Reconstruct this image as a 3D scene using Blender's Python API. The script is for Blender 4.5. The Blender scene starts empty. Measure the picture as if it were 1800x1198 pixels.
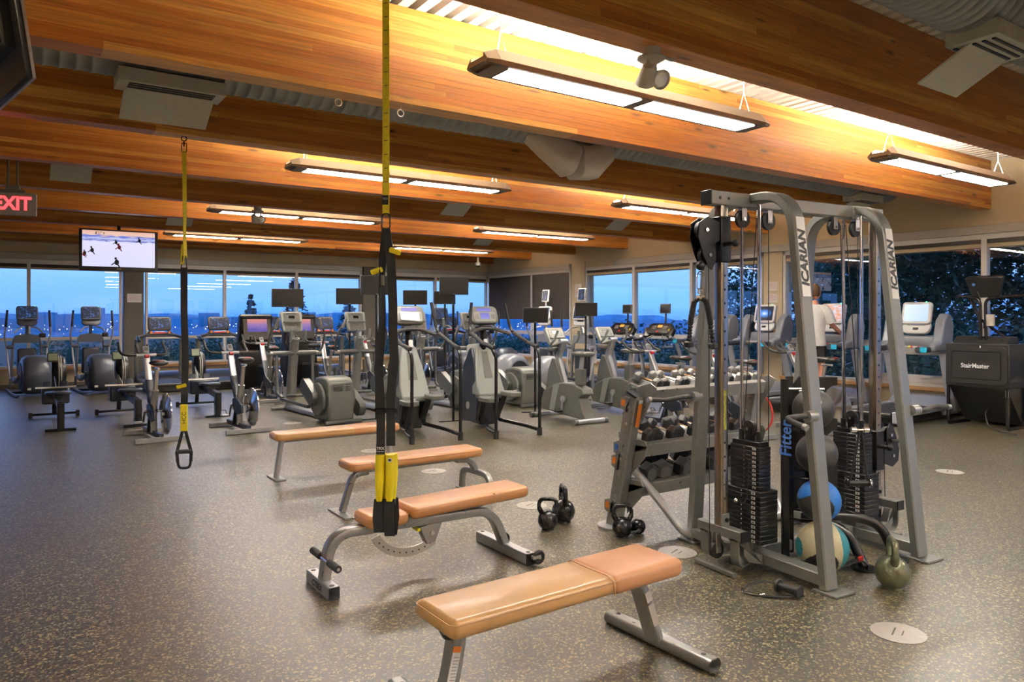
import bpy, bmesh, math, random
from mathutils import Vector, Matrix, Euler
PI = math.pi
R = math.radians
random.seed(7)
scn = bpy.context.scene
COL = scn.collection

# ------------------------------------------------------------------ camera, world, exposure
cam_d = bpy.data.cameras.new('camera')
cam_d.lens = 25.8
cam_d.sensor_width = 36.0
cam_d.shift_y = -0.0239
cam_d.clip_end = 3000
cam = bpy.data.objects.new('camera', cam_d)
COL.objects.link(cam)
cam.location = (0, 0, 1.55)
cam.rotation_euler = (R(90), 0, R(-34.35))
scn.camera = cam

world = bpy.data.worlds.new('dusk_sky')
scn.world = world
world.use_nodes = True
wn, wl = world.node_tree.nodes, world.node_tree.links
wn.clear()
w_out = wn.new('ShaderNodeOutputWorld')
w_bg = wn.new('ShaderNodeBackground')
w_tc = wn.new('ShaderNodeTexCoord')
w_sep = wn.new('ShaderNodeSeparateXYZ')
w_ramp = wn.new('ShaderNodeValToRGB')
w_no = wn.new('ShaderNodeTexNoise')
w_map = wn.new('ShaderNodeMapping')
w_mix = wn.new('ShaderNodeMixRGB')
w_r2 = wn.new('ShaderNodeValToRGB')
wl.new(w_tc.outputs['Generated'], w_sep.inputs[0])
wl.new(w_sep.outputs['Z'], w_ramp.inputs['Fac'])
cr = w_ramp.color_ramp
cr.elements[0].position = 0.0
cr.elements[0].color = (0.045, 0.19, 0.62, 1)
cr.elements[1].position = 1.0
cr.elements[1].color = (0.05, 0.12, 0.42, 1)
e = cr.elements.new(0.012); e.color = (0.10, 0.27, 0.76, 1)
e = cr.elements.new(0.07); e.color = (0.18, 0.36, 0.84, 1)
e = cr.elements.new(0.2); e.color = (0.28, 0.41, 0.84, 1)
e = cr.elements.new(0.45); e.color = (0.10, 0.22, 0.60, 1)
w_map.inputs['Scale'].default_value = (1.2, 1.2, 9)
wl.new(w_tc.outputs['Generated'], w_map.inputs[0])
wl.new(w_map.outputs[0], w_no.inputs['Vector'])
w_no.inputs['Scale'].default_value = 2.2
w_no.inputs['Detail'].default_value = 5
w_r2.color_ramp.elements[0].position = 0.45
w_r2.color_ramp.elements[1].position = 0.75
wl.new(w_no.outputs['Fac'], w_r2.inputs['Fac'])
w_mix.blend_type = 'MIX'
w_m = wn.new('ShaderNodeMath'); w_m.operation = 'MULTIPLY'; w_m.inputs[1].default_value = 0.45
wl.new(w_r2.outputs['Color'], w_m.inputs[0])
wl.new(w_m.outputs[0], w_mix.inputs['Fac'])
wl.new(w_ramp.outputs['Color'], w_mix.inputs[1])
w_mix.inputs[2].default_value = (0.30, 0.42, 0.86, 1)
wl.new(w_mix.outputs[0], w_bg.inputs['Color'])
w_bg.inputs['Strength'].default_value = 1.5
wl.new(w_bg.outputs[0], w_out.inputs[0])

LIGHT_DOWN = 40.0      # luminaire diffusers
LIGHT_UP = 165.0       # luminaire uplight
vs = scn.view_settings
vs.view_transform = 'Standard'
vs.look = 'None'
vs.exposure = 0.72
vs.gamma = 1.0
vs.use_curve_mapping = False

# ------------------------------------------------------------------ materials
def mat(name, col, rough=0.5, metal=0.0, emit=None, es=1.0, noise=0.0, nscale=20.0, bump=0.0, bscale=60.0, coat=0.0, spec=None, rvar=0.0, stretch=None):
    m = bpy.data.materials.new(name)
    m.use_nodes = True
    nt = m.node_tree
    b = nt.nodes['Principled BSDF']
    b.inputs['Base Color'].default_value = (*col, 1)
    b.inputs['Roughness'].default_value = rough
    b.inputs['Metallic'].default_value = metal
    if coat: b.inputs['Coat Weight'].default_value = coat; b.inputs['Coat Roughness'].default_value = 0.15
    if spec is not None: b.inputs['Specular IOR Level'].default_value = spec
    if emit:
        b.inputs['Emission Color'].default_value = (*emit, 1)
        b.inputs['Emission Strength'].default_value = es
    if noise or bump or rvar:
        tc = nt.nodes.new('ShaderNodeTexCoord')
        src = tc.outputs['Object']
        if stretch:
            mp = nt.nodes.new('ShaderNodeMapping'); mp.inputs['Scale'].default_value = stretch
            nt.links.new(src, mp.inputs[0]); src = mp.outputs[0]
    if noise or rvar:
        n = nt.nodes.new('ShaderNodeTexNoise'); n.inputs['Scale'].default_value = nscale; n.inputs['Detail'].default_value = 4
        nt.links.new(src, n.inputs['Vector'])
    if noise:
        mr = nt.nodes.new('ShaderNodeMapRange'); mr.inputs[1].default_value = 0.3; mr.inputs[2].default_value = 0.7
        mr.inputs[3].default_value = 1 - noise; mr.inputs[4].default_value = 1 + noise
        nt.links.new(n.outputs['Fac'], mr.inputs[0])
        mx = nt.nodes.new('ShaderNodeVectorMath'); mx.operation = 'SCALE'
        mx.inputs[0].default_value = col
        nt.links.new(mr.outputs[0], mx.inputs['Scale'])
        nt.links.new(mx.outputs[0], b.inputs['Base Color'])
    if rvar:
        mr = nt.nodes.new('ShaderNodeMapRange'); mr.inputs[1].default_value = 0.3; mr.inputs[2].default_value = 0.7
        mr.inputs[3].default_value = max(0, rough - rvar); mr.inputs[4].default_value = rough + rvar
        nt.links.new(n.outputs['Fac'], mr.inputs[0]); nt.links.new(mr.outputs[0], b.inputs['Roughness'])
    if bump:
        n2 = nt.nodes.new('ShaderNodeTexNoise'); n2.inputs['Scale'].default_value = bscale
        nt.links.new(src, n2.inputs['Vector'])
        bp = nt.nodes.new('ShaderNodeBump'); bp.inputs['Strength'].default_value = bump; bp.inputs['Distance'].default_value = 0.002
        nt.links.new(n2.outputs['Fac'], bp.inputs['Height']); nt.links.new(bp.outputs[0], b.inputs['Normal'])
    return m

M = {}
M['steel'] = mat('silver_grey_powder_coat', (0.34, 0.34, 0.32), 0.32, 0.6, noise=0.05, rvar=0.05)
M['steel_dark'] = mat('grey_green_powder_coat', (0.13, 0.135, 0.125), 0.38, 0.45, noise=0.05)
M['frame'] = mat('cable_station_paint', (0.23, 0.235, 0.215), 0.38, 0.45, noise=0.04)
M['lf_grey'] = mat('grey_plastic', (0.125, 0.13, 0.115), 0.40, 0.1, noise=0.05)
M['lf_light'] = mat('light_grey_plastic', (0.27, 0.29, 0.265), 0.38, 0.1, noise=0.04)
M['lf_blue'] = mat('dark_slate_plastic', (0.022, 0.027, 0.042), 0.28, 0.1, noise=0.05)
M['precor'] = mat('blue_grey_plastic', (0.075, 0.085, 0.115), 0.34, 0.2, noise=0.05)
M['precor_dark'] = mat('dark_blue_grey_plastic', (0.035, 0.040, 0.055), 0.36, 0.1, noise=0.05)
M['silver'] = mat('silver_paint', (0.48, 0.49, 0.50), 0.30, 0.55, noise=0.03)
M['white'] = mat('white_plastic', (0.68, 0.68, 0.66), 0.40, noise=0.03)
M['chrome'] = mat('chrome', (0.78, 0.77, 0.75), 0.16, 1.0)
M['brushed'] = mat('brushed_steel', (0.60, 0.57, 0.52), 0.34, 1.0)
M['blackp'] = mat('black_plastic', (0.010, 0.010, 0.011), 0.32, noise=0.1)
M['blackm'] = mat('black_painted_steel', (0.012, 0.012, 0.013), 0.26, 0.2, noise=0.1)
M['rubber'] = mat('black_rubber', (0.012, 0.012, 0.012), 0.55, noise=0.15, bump=0.2)
M['grip'] = mat('dark_foam_grip', (0.035, 0.035, 0.035), 0.75, noise=0.2, bump=0.3, bscale=200)
M['fabric'] = mat('black_webbing', (0.014, 0.014, 0.016), 0.85, noise=0.2, bump=0.5, bscale=400, nscale=80)
M['yellow'] = mat('yellow_webbing', (0.72, 0.58, 0.01), 0.6, noise=0.12, nscale=60, bump=0.4, bscale=400)
M['yellowp'] = mat('yellow_fabric_cover', (0.85, 0.70, 0.01), 0.5, noise=0.05)
M['castiron'] = mat('black_cast_iron', (0.018, 0.018, 0.019), 0.24, 0.3, noise=0.35, nscale=18, bump=0.5, bscale=70, rvar=0.1)
M['olive'] = mat('olive_cast_iron', (0.13, 0.135, 0.075), 0.30, 0.35, noise=0.2, nscale=18, bump=0.4, bscale=70)
M['hexrub'] = mat('black_hex_rubber', (0.020, 0.020, 0.022), 0.48, noise=0.25, bump=0.2)
M['hexend'] = mat('grey_worn_hex_end', (0.10, 0.10, 0.10), 0.5, noise=0.25, nscale=30)
M['hexgrey'] = mat('grey_cast_hex', (0.22, 0.22, 0.21), 0.4, 0.3, noise=0.25)
M['tan'] = mat('tan_vinyl', (0.56, 0.265, 0.10), 0.34, noise=0.06, nscale=8, bump=0.15, bscale=150, coat=0.15)
M['tan2'] = mat('golden_tan_vinyl', (0.58, 0.335, 0.125), 0.32, noise=0.06, nscale=8, bump=0.15, bscale=150, coat=0.15)
M['tancover'] = mat('pinkish_tan_cover_vinyl', (0.56, 0.265, 0.12), 0.38, noise=0.06, nscale=8, bump=0.15, bscale=150)
M['wall'] = mat('beige_wall_paint', (0.58, 0.47, 0.29), 0.75, noise=0.03, nscale=2)
M['walllow'] = mat('pale_yellow_wall_paint', (0.62, 0.52, 0.33), 0.7, noise=0.03, nscale=2)
M['pillar'] = mat('grey_brown_column_paint', (0.13, 0.115, 0.09), 0.7, noise=0.06, nscale=3)
M['trim'] = mat('warm_grey_valance', (0.45, 0.41, 0.35), 0.5, 0.1, noise=0.03)
M['alu'] = mat('anodised_aluminium', (0.50, 0.49, 0.47), 0.38, 0.5, noise=0.03)
M['alulight'] = mat('white_aluminium_frame', (0.66, 0.63, 0.57), 0.45, 0.1, noise=0.03)
M['blind'] = mat('charcoal_roller_blind', (0.055, 0.045, 0.04), 0.85, noise=0.05, bump=0.3, bscale=300)
M['sill'] = mat('wood_sill', (0.50, 0.27, 0.10), 0.45, noise=0.18, nscale=3, stretch=(1, 1, 12))
M['duct'] = mat('galvanised_duct', (0.26, 0.265, 0.25), 0.42, 0.6, noise=0.12, nscale=6)
M['fabricduct'] = mat('pale_insulated_duct', (0.62, 0.55, 0.47), 0.7, noise=0.05)
M['grille'] = mat('grey_register', (0.46, 0.45, 0.38), 0.55, 0.0, noise=0.06)
M['deck'] = mat('cream_corrugated_deck', (0.70, 0.66, 0.56), 0.5, 0.1, noise=0.04, nscale=3)
M['fixture'] = mat('bronze_fixture_housing', (0.24, 0.17, 0.11), 0.4, 0.5, noise=0.05)
M['fixture2'] = mat('silver_fixture_housing', (0.50, 0.46, 0.40), 0.4, 0.3, noise=0.03)
M['lampdown'] = mat('lit_diffuser', (0.9, 0.9, 0.9), 0.5, emit=(1.0, 0.96, 0.90), es=LIGHT_DOWN)
M['lampup'] = mat('lit_tube', (0.9, 0.9, 0.9), 0.5, emit=(1.0, 0.95, 0.86), es=LIGHT_UP)
M['red'] = mat('red_plastic', (0.60, 0.02, 0.02), 0.4, noise=0.05)
M['orange'] = mat('orange_label', (0.75, 0.22, 0.02), 0.5, noise=0.05)
M['paper'] = mat('white_paper', (0.72, 0.70, 0.66), 0.7, noise=0.03)
M['print'] = mat('dark_print', (0.03, 0.03, 0.03), 0.6, noise=0.05)
M['printred'] = mat('red_print', (0.5, 0.06, 0.05), 0.6, noise=0.05)
M['printwhite'] = mat('white_print', (0.72, 0.72, 0.72), 0.5, noise=0.02)
M['printblue'] = mat('blue_print', (0.05, 0.16, 0.55), 0.5, noise=0.02)
M['magenta'] = mat('magenta_tape', (0.70, 0.04, 0.55), 0.5, noise=0.05)
M['cyan'] = mat('cyan_cap', (0.02, 0.40, 0.65), 0.4, noise=0.05)
M['screenoff'] = mat('dark_display', (0.012, 0.012, 0.013), 0.15, noise=0.1)
M['screenmat'] = mat('matt_dark_display', (0.011, 0.010, 0.009), 0.30, noise=0.06)
M['skin'] = mat('skin', (0.58, 0.25, 0.15), 0.5, noise=0.08)
M['hair'] = mat('brown_hair', (0.12, 0.06, 0.03), 0.7, noise=0.3, nscale=60)
M['tshirt'] = mat('white_tshirt', (0.68, 0.67, 0.64), 0.8, noise=0.04, bump=0.4, bscale=25)
M['shorts'] = mat('black_shorts', (0.012, 0.012, 0.014), 0.8, noise=0.1)
M['shoe'] = mat('grey_trainers', (0.25, 0.25, 0.27), 0.6, noise=0.1)
M['ballgrey'] = mat('charcoal_ball_rubber', (0.028, 0.028, 0.029), 0.5, noise=0.08, bump=0.3, bscale=120)
M['discmat'] = mat('clear_floor_disc', (0.42, 0.39, 0.35), 0.35, noise=0.08)
M['leaf'] = mat('conifer_foliage', (0.015, 0.06, 0.05), 0.8, noise=0.35, nscale=3)
M['leaf2'] = mat('broadleaf_foliage', (0.03, 0.12, 0.08), 0.8, noise=0.4, nscale=2)
M['bark'] = mat('bark', (0.06, 0.045, 0.035), 0.9, noise=0.3)
M['hill'] = mat('haze_blue_hillside', (0.09, 0.36, 0.55), 0.95, noise=0.25, nscale=0.02)  # blue distance haze painted into the base colour, also for the city blocks
M['cityland'] = mat('haze_blue_city_ground', (0.06, 0.24, 0.42), 0.95, noise=0.3, nscale=0.02)  # far ground tinted blue to stand in for haze over the city
M['citylight'] = mat('distant_city_light', (0.8, 0.8, 0.7), 0.5, emit=(1.0, 0.85, 0.65), es=5.0)
M['exitface'] = mat('exit_sign_face', (0.22, 0.20, 0.18), 0.4, 0.3, noise=0.05)
M['exitred'] = mat('lit_red_letters', (0.8, 0.05, 0.03), 0.4, emit=(1.0, 0.04, 0.05), es=2.2)
M['green_led'] = mat('green_led', (0.1, 0.8, 0.4), 0.4, emit=(0.1, 1.0, 0.5), es=2.0)

def glass_mat():
    m = bpy.data.materials.new('window_glass'); m.use_nodes = True
    nt = m.node_tree; nt.nodes.clear()
    o = nt.nodes.new('ShaderNodeOutputMaterial'); mx = nt.nodes.new('ShaderNodeMixShader')
    t = nt.nodes.new('ShaderNodeBsdfTransparent'); t.inputs[0].default_value = (0.93, 0.97, 0.99, 1)
    g = nt.nodes.new('ShaderNodeBsdfGlossy'); g.inputs['Roughness'].default_value = 0.0
    fr = nt.nodes.new('ShaderNodeLayerWeight'); fr.inputs[0].default_value = 0.5
    pw = nt.nodes.new('ShaderNodeMath'); pw.operation = 'POWER'; pw.inputs[1].default_value = 5.0
    mu = nt.nodes.new('ShaderNodeMath'); mu.operation = 'MULTIPLY_ADD'; mu.inputs[1].default_value = 0.85; mu.inputs[2].default_value = 0.085
    nt.links.new(fr.outputs['Facing'], pw.inputs[0]); nt.links.new(pw.outputs[0], mu.inputs[0]); nt.links.new(mu.outputs[0], mx.inputs[0])
    nt.links.new(t.outputs[0], mx.inputs[1]); nt.links.new(g.outputs[0], mx.inputs[2])
    nt.links.new(mx.outputs[0], o.inputs[0])
    return m
M['glass'] = glass_mat()

def floor_mat():
    m = bpy.data.materials.new('speckled_rubber_floor'); m.use_nodes = True
    nt = m.node_tree; b = nt.nodes['Principled BSDF']
    tc = nt.nodes.new('ShaderNodeTexCoord')
    def vor(scale, rnd=1.0):
        v = nt.nodes.new('ShaderNodeTexVoronoi'); v.inputs['Scale'].default_value = scale
        v.inputs['Randomness'].default_value = rnd
        nt.links.new(tc.outputs['Object'], v.inputs['Vector']); return v
    base = nt.nodes.new('ShaderNodeTexNoise'); base.inputs['Scale'].default_value = 0.9; base.inputs['Detail'].default_value = 3
    nt.links.new(tc.outputs['Object'], base.inputs['Vector'])
    # distort coordinates so that the chips are irregular slivers
    dn = nt.nodes.new('ShaderNodeTexNoise'); dn.inputs['Scale'].default_value = 55
    nt.links.new(tc.outputs['Object'], dn.inputs['Vector'])
    va = nt.nodes.new('ShaderNodeVectorMath'); va.operation = 'MULTIPLY_ADD'
    nt.links.new(dn.outputs['Color'], va.inputs[0]); va.inputs[1].default_value = (0.022, 0.022, 0); nt.links.new(tc.outputs['Object'], va.inputs[2])
    v1 = nt.nodes.new('ShaderNodeTexVoronoi'); v1.inputs['Scale'].default_value = 115
    nt.links.new(va.outputs[0], v1.inputs['Vector'])
    sep = nt.nodes.new('ShaderNodeSeparateColor'); nt.links.new(v1.outputs['Color'], sep.inputs[0])
    ramp = nt.nodes.new('ShaderNodeValToRGB'); ramp.color_ramp.interpolation = 'CONSTANT'
    r = ramp.color_ramp
    r.elements[0].position = 0; r.elements[0].color = (0.016, 0.015, 0.011, 1)
    r.elements[1].position = 0.30; r.elements[1].color = (0.048, 0.041, 0.028, 1)
    for p, c in ((0.58, (0.092, 0.078, 0.048)), (0.76, (0.30, 0.24, 0.09)), (0.88, (0.062, 0.053, 0.037)), (0.95, (0.40, 0.35, 0.18))):
        e = r.elements.new(p); e.color = (*c, 1)
    nt.links.new(sep.outputs[0], ramp.inputs[0])
    mx = nt.nodes.new('ShaderNodeMixRGB'); mx.blend_type = 'MULTIPLY'; mx.inputs[0].default_value = 0.6
    br = nt.nodes.new('ShaderNodeValToRGB'); br.color_ramp.elements[0].position = 0.35; br.color_ramp.elements[0].color = (0.72, 0.72, 0.72, 1)
    br.color_ramp.elements[1].position = 0.65; br.color_ramp.elements[1].color = (1.15, 1.13, 1.1, 1)
    nt.links.new(base.outputs['Fac'], br.inputs[0])
    nt.links.new(ramp.outputs[0], mx.inputs[1]); nt.links.new(br.outputs[0], mx.inputs[2])
    nt.links.new(mx.outputs[0], b.inputs['Base Color'])
    b.inputs['Roughness'].default_value = 0.42
    b.inputs['Specular IOR Level'].default_value = 0.9
    b.inputs['Coat Weight'].default_value = 0.35; b.inputs['Coat Roughness'].default_value = 0.30
    bp = nt.nodes.new('ShaderNodeBump'); bp.inputs['Strength'].default_value = 0.35; bp.inputs['Distance'].default_value = 0.002
    nt.links.new(sep.outputs[1], bp.inputs['Height']); nt.links.new(bp.outputs[0], b.inputs['Normal'])
    return m
M['floor'] = floor_mat()

def wood_mat():
    # fir glulam; one lamination gets its own tone through the object random value, and boards end-jointed along x
    m = bpy.data.materials.new('fir_glulam'); m.use_nodes = True
    nt = m.node_tree; b = nt.nodes['Principled BSDF']; N = nt.nodes.new; L = nt.links.new
    tc = N('ShaderNodeTexCoord'); oi = N('ShaderNodeObjectInfo')
    sx = N('ShaderNodeSeparateXYZ'); L(tc.outputs['Object'], sx.inputs[0])
    # board index along x : floor((x + rnd*9)/3.1)
    m1 = N('ShaderNodeMath'); m1.operation = 'MULTIPLY_ADD'; L(oi.outputs['Random'], m1.inputs[0]); m1.inputs[1].default_value = 37.0; L(sx.outputs['X'], m1.inputs[2])
    m2 = N('ShaderNodeMath'); m2.operation = 'DIVIDE'; L(m1.outputs[0], m2.inputs[0]); m2.inputs[1].default_value = 3.7
    m3 = N('ShaderNodeMath'); m3.operation = 'FLOOR'; L(m2.outputs[0], m3.inputs[0])
    m4 = N('ShaderNodeMath'); m4.operation = 'MULTIPLY_ADD'; L(oi.outputs['Random'], m4.inputs[0]); m4.inputs[1].default_value = 91.7; L(m3.outputs[0], m4.inputs[2])
    wnz = N('ShaderNodeTexWhiteNoise'); wnz.noise_dimensions = '1D'; L(m4.outputs[0], wnz.inputs['W'])
    ramp = N('ShaderNodeValToRGB'); r = ramp.color_ramp
    r.elements[0].position = 0.0; r.elements[0].color = (0.42, 0.132, 0.016, 1)
    r.elements[1].position = 1.0; r.elements[1].color = (0.74, 0.38, 0.08, 1)
    e = r.elements.new(0.5); e.color = (0.54, 0.195, 0.025, 1)
    e = r.elements.new(0.78); e.color = (0.62, 0.27, 0.042, 1)
    L(wnz.outputs['Value'], ramp.inputs[0])
    # grain
    off = N('ShaderNodeCombineXYZ'); L(m4.outputs[0], off.inputs[0]); L(oi.outputs['Random'], off.inputs[2])
    ad = N('ShaderNodeVectorMath'); ad.operation = 'MULTIPLY_ADD'; L(off.outputs[0], ad.inputs[0]); ad.inputs[1].default_value = (7, 7, 7); L(tc.outputs['Object'], ad.inputs[2])
    mp = N('ShaderNodeMapping'); mp.inputs['Scale'].default_value = (0.9, 9, 26); L(ad.outputs[0], mp.inputs[0])
    g = N('ShaderNodeTexNoise'); g.inputs['Scale'].default_value = 2.2; g.inputs['Detail'].default_value = 6; g.inputs['Distortion'].default_value = 0.9; L(mp.outputs[0], g.inputs['Vector'])
    gr = N('ShaderNodeMapRange'); gr.inputs[1].default_value = 0.35; gr.inputs[2].default_value = 0.68; gr.inputs[3].default_value = 0.72; gr.inputs[4].default_value = 1.15
    L(g.outputs['Fac'], gr.inputs[0])
    sc = N('ShaderNodeVectorMath'); sc.operation = 'SCALE'; L(ramp.outputs[0], sc.inputs[0]); L(gr.outputs[0], sc.inputs['Scale'])
    # knots
    mk = N('ShaderNodeMapping'); mk.inputs['Scale'].default_value = (1.5, 6, 6); L(ad.outputs[0], mk.inputs[0])
    vk = N('ShaderNodeTexVoronoi'); vk.inputs['Scale'].default_value = 1.15; L(mk.outputs[0], vk.inputs['Vector'])
    kr = N('ShaderNodeMapRange'); kr.inputs[1].default_value = 0.06; kr.inputs[2].default_value = 0.17; kr.inputs[3].default_value = 0.25; kr.inputs[4].default_value = 1.0
    L(vk.outputs['Distance'], kr.inputs[0])
    s2 = N('ShaderNodeVectorMath'); s2.operation = 'SCALE'; L(sc.outputs[0], s2.inputs[0]); L(kr.outputs[0], s2.inputs['Scale'])
    L(s2.outputs[0], b.inputs['Base Color'])
    b.inputs['Roughness'].default_value = 0.42
    b.inputs['Coat Weight'].default_value = 0.25; b.inputs['Coat Roughness'].default_value = 0.3
    return m
M['glulam'] = wood_mat()

def screen_mat(name, kind):
    m = bpy.data.materials.new(name); m.use_nodes = True
    nt = m.node_tree; b = nt.nodes['Principled BSDF']; N = nt.nodes.new; L = nt.links.new
    tc = N('ShaderNodeTexCoord'); sx = N('ShaderNodeSeparateXYZ'); L(tc.outputs['Generated'], sx.inputs[0])
    b.inputs['Base Color'].default_value = (0.02, 0.02, 0.02, 1); b.inputs['Roughness'].default_value = 0.2
    ramp = N('ShaderNodeValToRGB'); r = ramp.color_ramp
    no = N('ShaderNodeTexNoise'); mp = N('ShaderNodeMapping'); L(tc.outputs['Generated'], mp.inputs[0]); L(mp.outputs[0], no.inputs['Vector'])
    es = 1.0
    if kind == 'rink':
        mp.inputs['Scale'].default_value = (5, 1, 16); no.inputs['Scale'].default_value = 1.6; no.inputs['Detail'].default_value = 5
        r.elements[0].position = 0.0; r.elements[0].color = (0.66, 0.66, 0.88, 1)
        r.elements[1].position = 1.0; r.elements[1].color = (0.75, 0.42, 0.34, 1)
        for p, c in ((0.70, (0.70, 0.68, 0.92)), (0.73, (0.10, 0.14, 0.50)), (0.79, (0.55, 0.58, 0.85)), (0.84, (0.10, 0.16, 0.6)), (0.9, (0.80, 0.55, 0.45))):
            e = r.elements.new(p); e.color = (*c, 1)
        a = N('ShaderNodeMath'); a.operation = 'MULTIPLY_ADD'; L(no.outputs['Fac'], a.inputs[0]); a.inputs[1].default_value = 0.22
        s = N('ShaderNodeMath'); s.operation = 'SUBTRACT'; L(sx.outputs['Z'], s.inputs[0]); s.inputs[1].default_value = 0.11
        L(s.outputs[0], a.inputs[2]); L(a.outputs[0], ramp.inputs[0]); es = 0.68
    elif kind == 'purple':
        mp.inputs['Scale'].default_value = (6, 1, 7); no.inputs['Scale'].default_value = 1.0
        r.elements[0].position = 0.2; r.elements[0].color = (0.10, 0.08, 0.40, 1)
        r.elements[1].position = 0.9; r.elements[1].color = (0.60, 0.22, 0.20, 1)
        e = r.elements.new(0.6); e.color = (0.28, 0.17, 0.42, 1)
        a = N('ShaderNodeMath'); a.operation = 'MULTIPLY_ADD'; L(no.outputs['Fac'], a.inputs[0]); a.inputs[1].default_value = 0.4; L(sx.outputs['Z'], a.inputs[2])
        s = N('ShaderNodeMath'); s.operation = 'SUBTRACT'; L(a.outputs[0], s.inputs[0]); s.inputs[1].default_value = 0.15
        L(s.outputs[0], ramp.inputs[0]); es = 0.65
    elif kind == 'paleblue':
        r.elements[0].color = (0.42, 0.60, 0.85, 1); r.elements[1].color = (0.55, 0.68, 0.88, 1); L(sx.outputs['Z'], ramp.inputs[0]); es = 0.68
    elif kind == 'burst':
        # bright blue star on dark blue
        v = N('ShaderNodeVectorMath'); v.operation = 'SUBTRACT'; L(tc.outputs['Generated'], v.inputs[0]); v.inputs[1].default_value = (0.5, 0.5, 0.5)
        v2 = N('ShaderNodeVectorMath'); v2.operation = 'MULTIPLY'; L(v.outputs[0], v2.inputs[0]); v2.inputs[1].default_value = (1.6, 0, 2.2)
        ln = N('ShaderNodeVectorMath'); ln.operation = 'LENGTH'; L(v2.outputs[0], ln.inputs[0])
        mp.inputs['Scale'].default_value = (6, 1, 6); no.inputs['Scale'].default_value = 2
        a = N('ShaderNodeMath'); a.operation = 'MULTIPLY_ADD'; L(no.outputs['Fac'], a.inputs[0]); a.inputs[1].default_value = 0.4; L(ln.outputs['Value'], a.inputs[2])
        r.elements[0].position = 0.2; r.elements[0].color = (0.75, 0.9, 1.0, 1); r.elements[1].position = 0.95; r.elements[1].color = (0.004, 0.008, 0.03, 1)
        e = r.elements.new(0.5); e.color = (0.05, 0.28, 0.9, 1)
        L(a.outputs[0], ramp.inputs[0]); es = 0.65
    elif kind == 'list':
        mp.inputs['Scale'].default_value = (3, 1, 5); no.inputs['Scale'].default_value = 1.5
        r.elements[0].position = 0.4; r.elements[0].color = (0.65, 0.66, 0.8, 1); r.elements[1].position = 0.62; r.elements[1].color = (0.75, 0.35, 0.22, 1)
        L(no.outputs['Fac'], ramp.inputs[0]); es = 0.65
    elif kind == 'dimblue':
        mp.inputs['Scale'].default_value = (5, 1, 5); no.inputs['Scale'].default_value = 1.5
        r.elements[0].position = 0.52; r.elements[0].color = (0.010, 0.016, 0.03, 1); r.elements[1].position = 0.72; r.elements[1].color = (0.05, 0.16, 0.5, 1)
        L(no.outputs['Fac'], ramp.inputs[0]); es = 0.65
    elif kind == 'violet':
        r.elements[0].color = (0.28, 0.30, 0.85, 1); r.elements[1].color = (0.16, 0.16, 0.60, 1); L(sx.outputs['Z'], ramp.inputs[0]); es = 0.6
    L(ramp.outputs[0], b.inputs['Emission Color']); b.inputs['Emission Strength'].default_value = es
    return m
for k in ('rink', 'purple', 'paleblue', 'burst', 'list', 'dimblue', 'violet'):
    M['scr_' + k] = screen_mat('lit_screen_' + k, k)

# ------------------------------------------------------------------ mesh helpers
def fillet(pts, r, n=4, closed=False):
    P = [Vector(p) for p in pts]; out = []
    N = len(P)
    for i, p in enumerate(P):
        if not closed and (i == 0 or i == N - 1): out.append(p); continue
        a = P[(i - 1) % N] - p; b = P[(i + 1) % N] - p
        rr = min(r, a.length * 0.48, b.length * 0.48)
        s = p + a.normalized() * rr; e = p + b.normalized() * rr
        for k in range(n + 1):
            t = k / n
            out.append(s * (1 - t) ** 2 + p * 2 * t * (1 - t) + e * t * t)
    return out

def circle(cx, cy, r, n=16, a0=0.0, a1=None):
    full = a1 is None
    if full: return [(cx + r * math.cos(2 * PI * i / n), cy + r * math.sin(2 * PI * i / n)) for i in range(n)]
    return [(cx + r * math.cos(a0 + (a1 - a0) * i / n), cy + r * math.sin(a0 + (a1 - a0) * i / n)) for i in range(n + 1)]

def rrect(w, h, r, n=3):
    r = min(r, w / 2 - 1e-4, h / 2 - 1e-4); o = []
    for cx, cy, a in ((w/2-r, h/2-r, 0), (-w/2+r, h/2-r, PI/2), (-w/2+r, -h/2+r, PI), (w/2-r, -h/2+r, 1.5*PI)):
        for i in range(n + 1):
            t = a + PI / 2 * i / n; o.append((cx + r * math.cos(t), cy + r * math.sin(t)))
    return o

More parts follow.
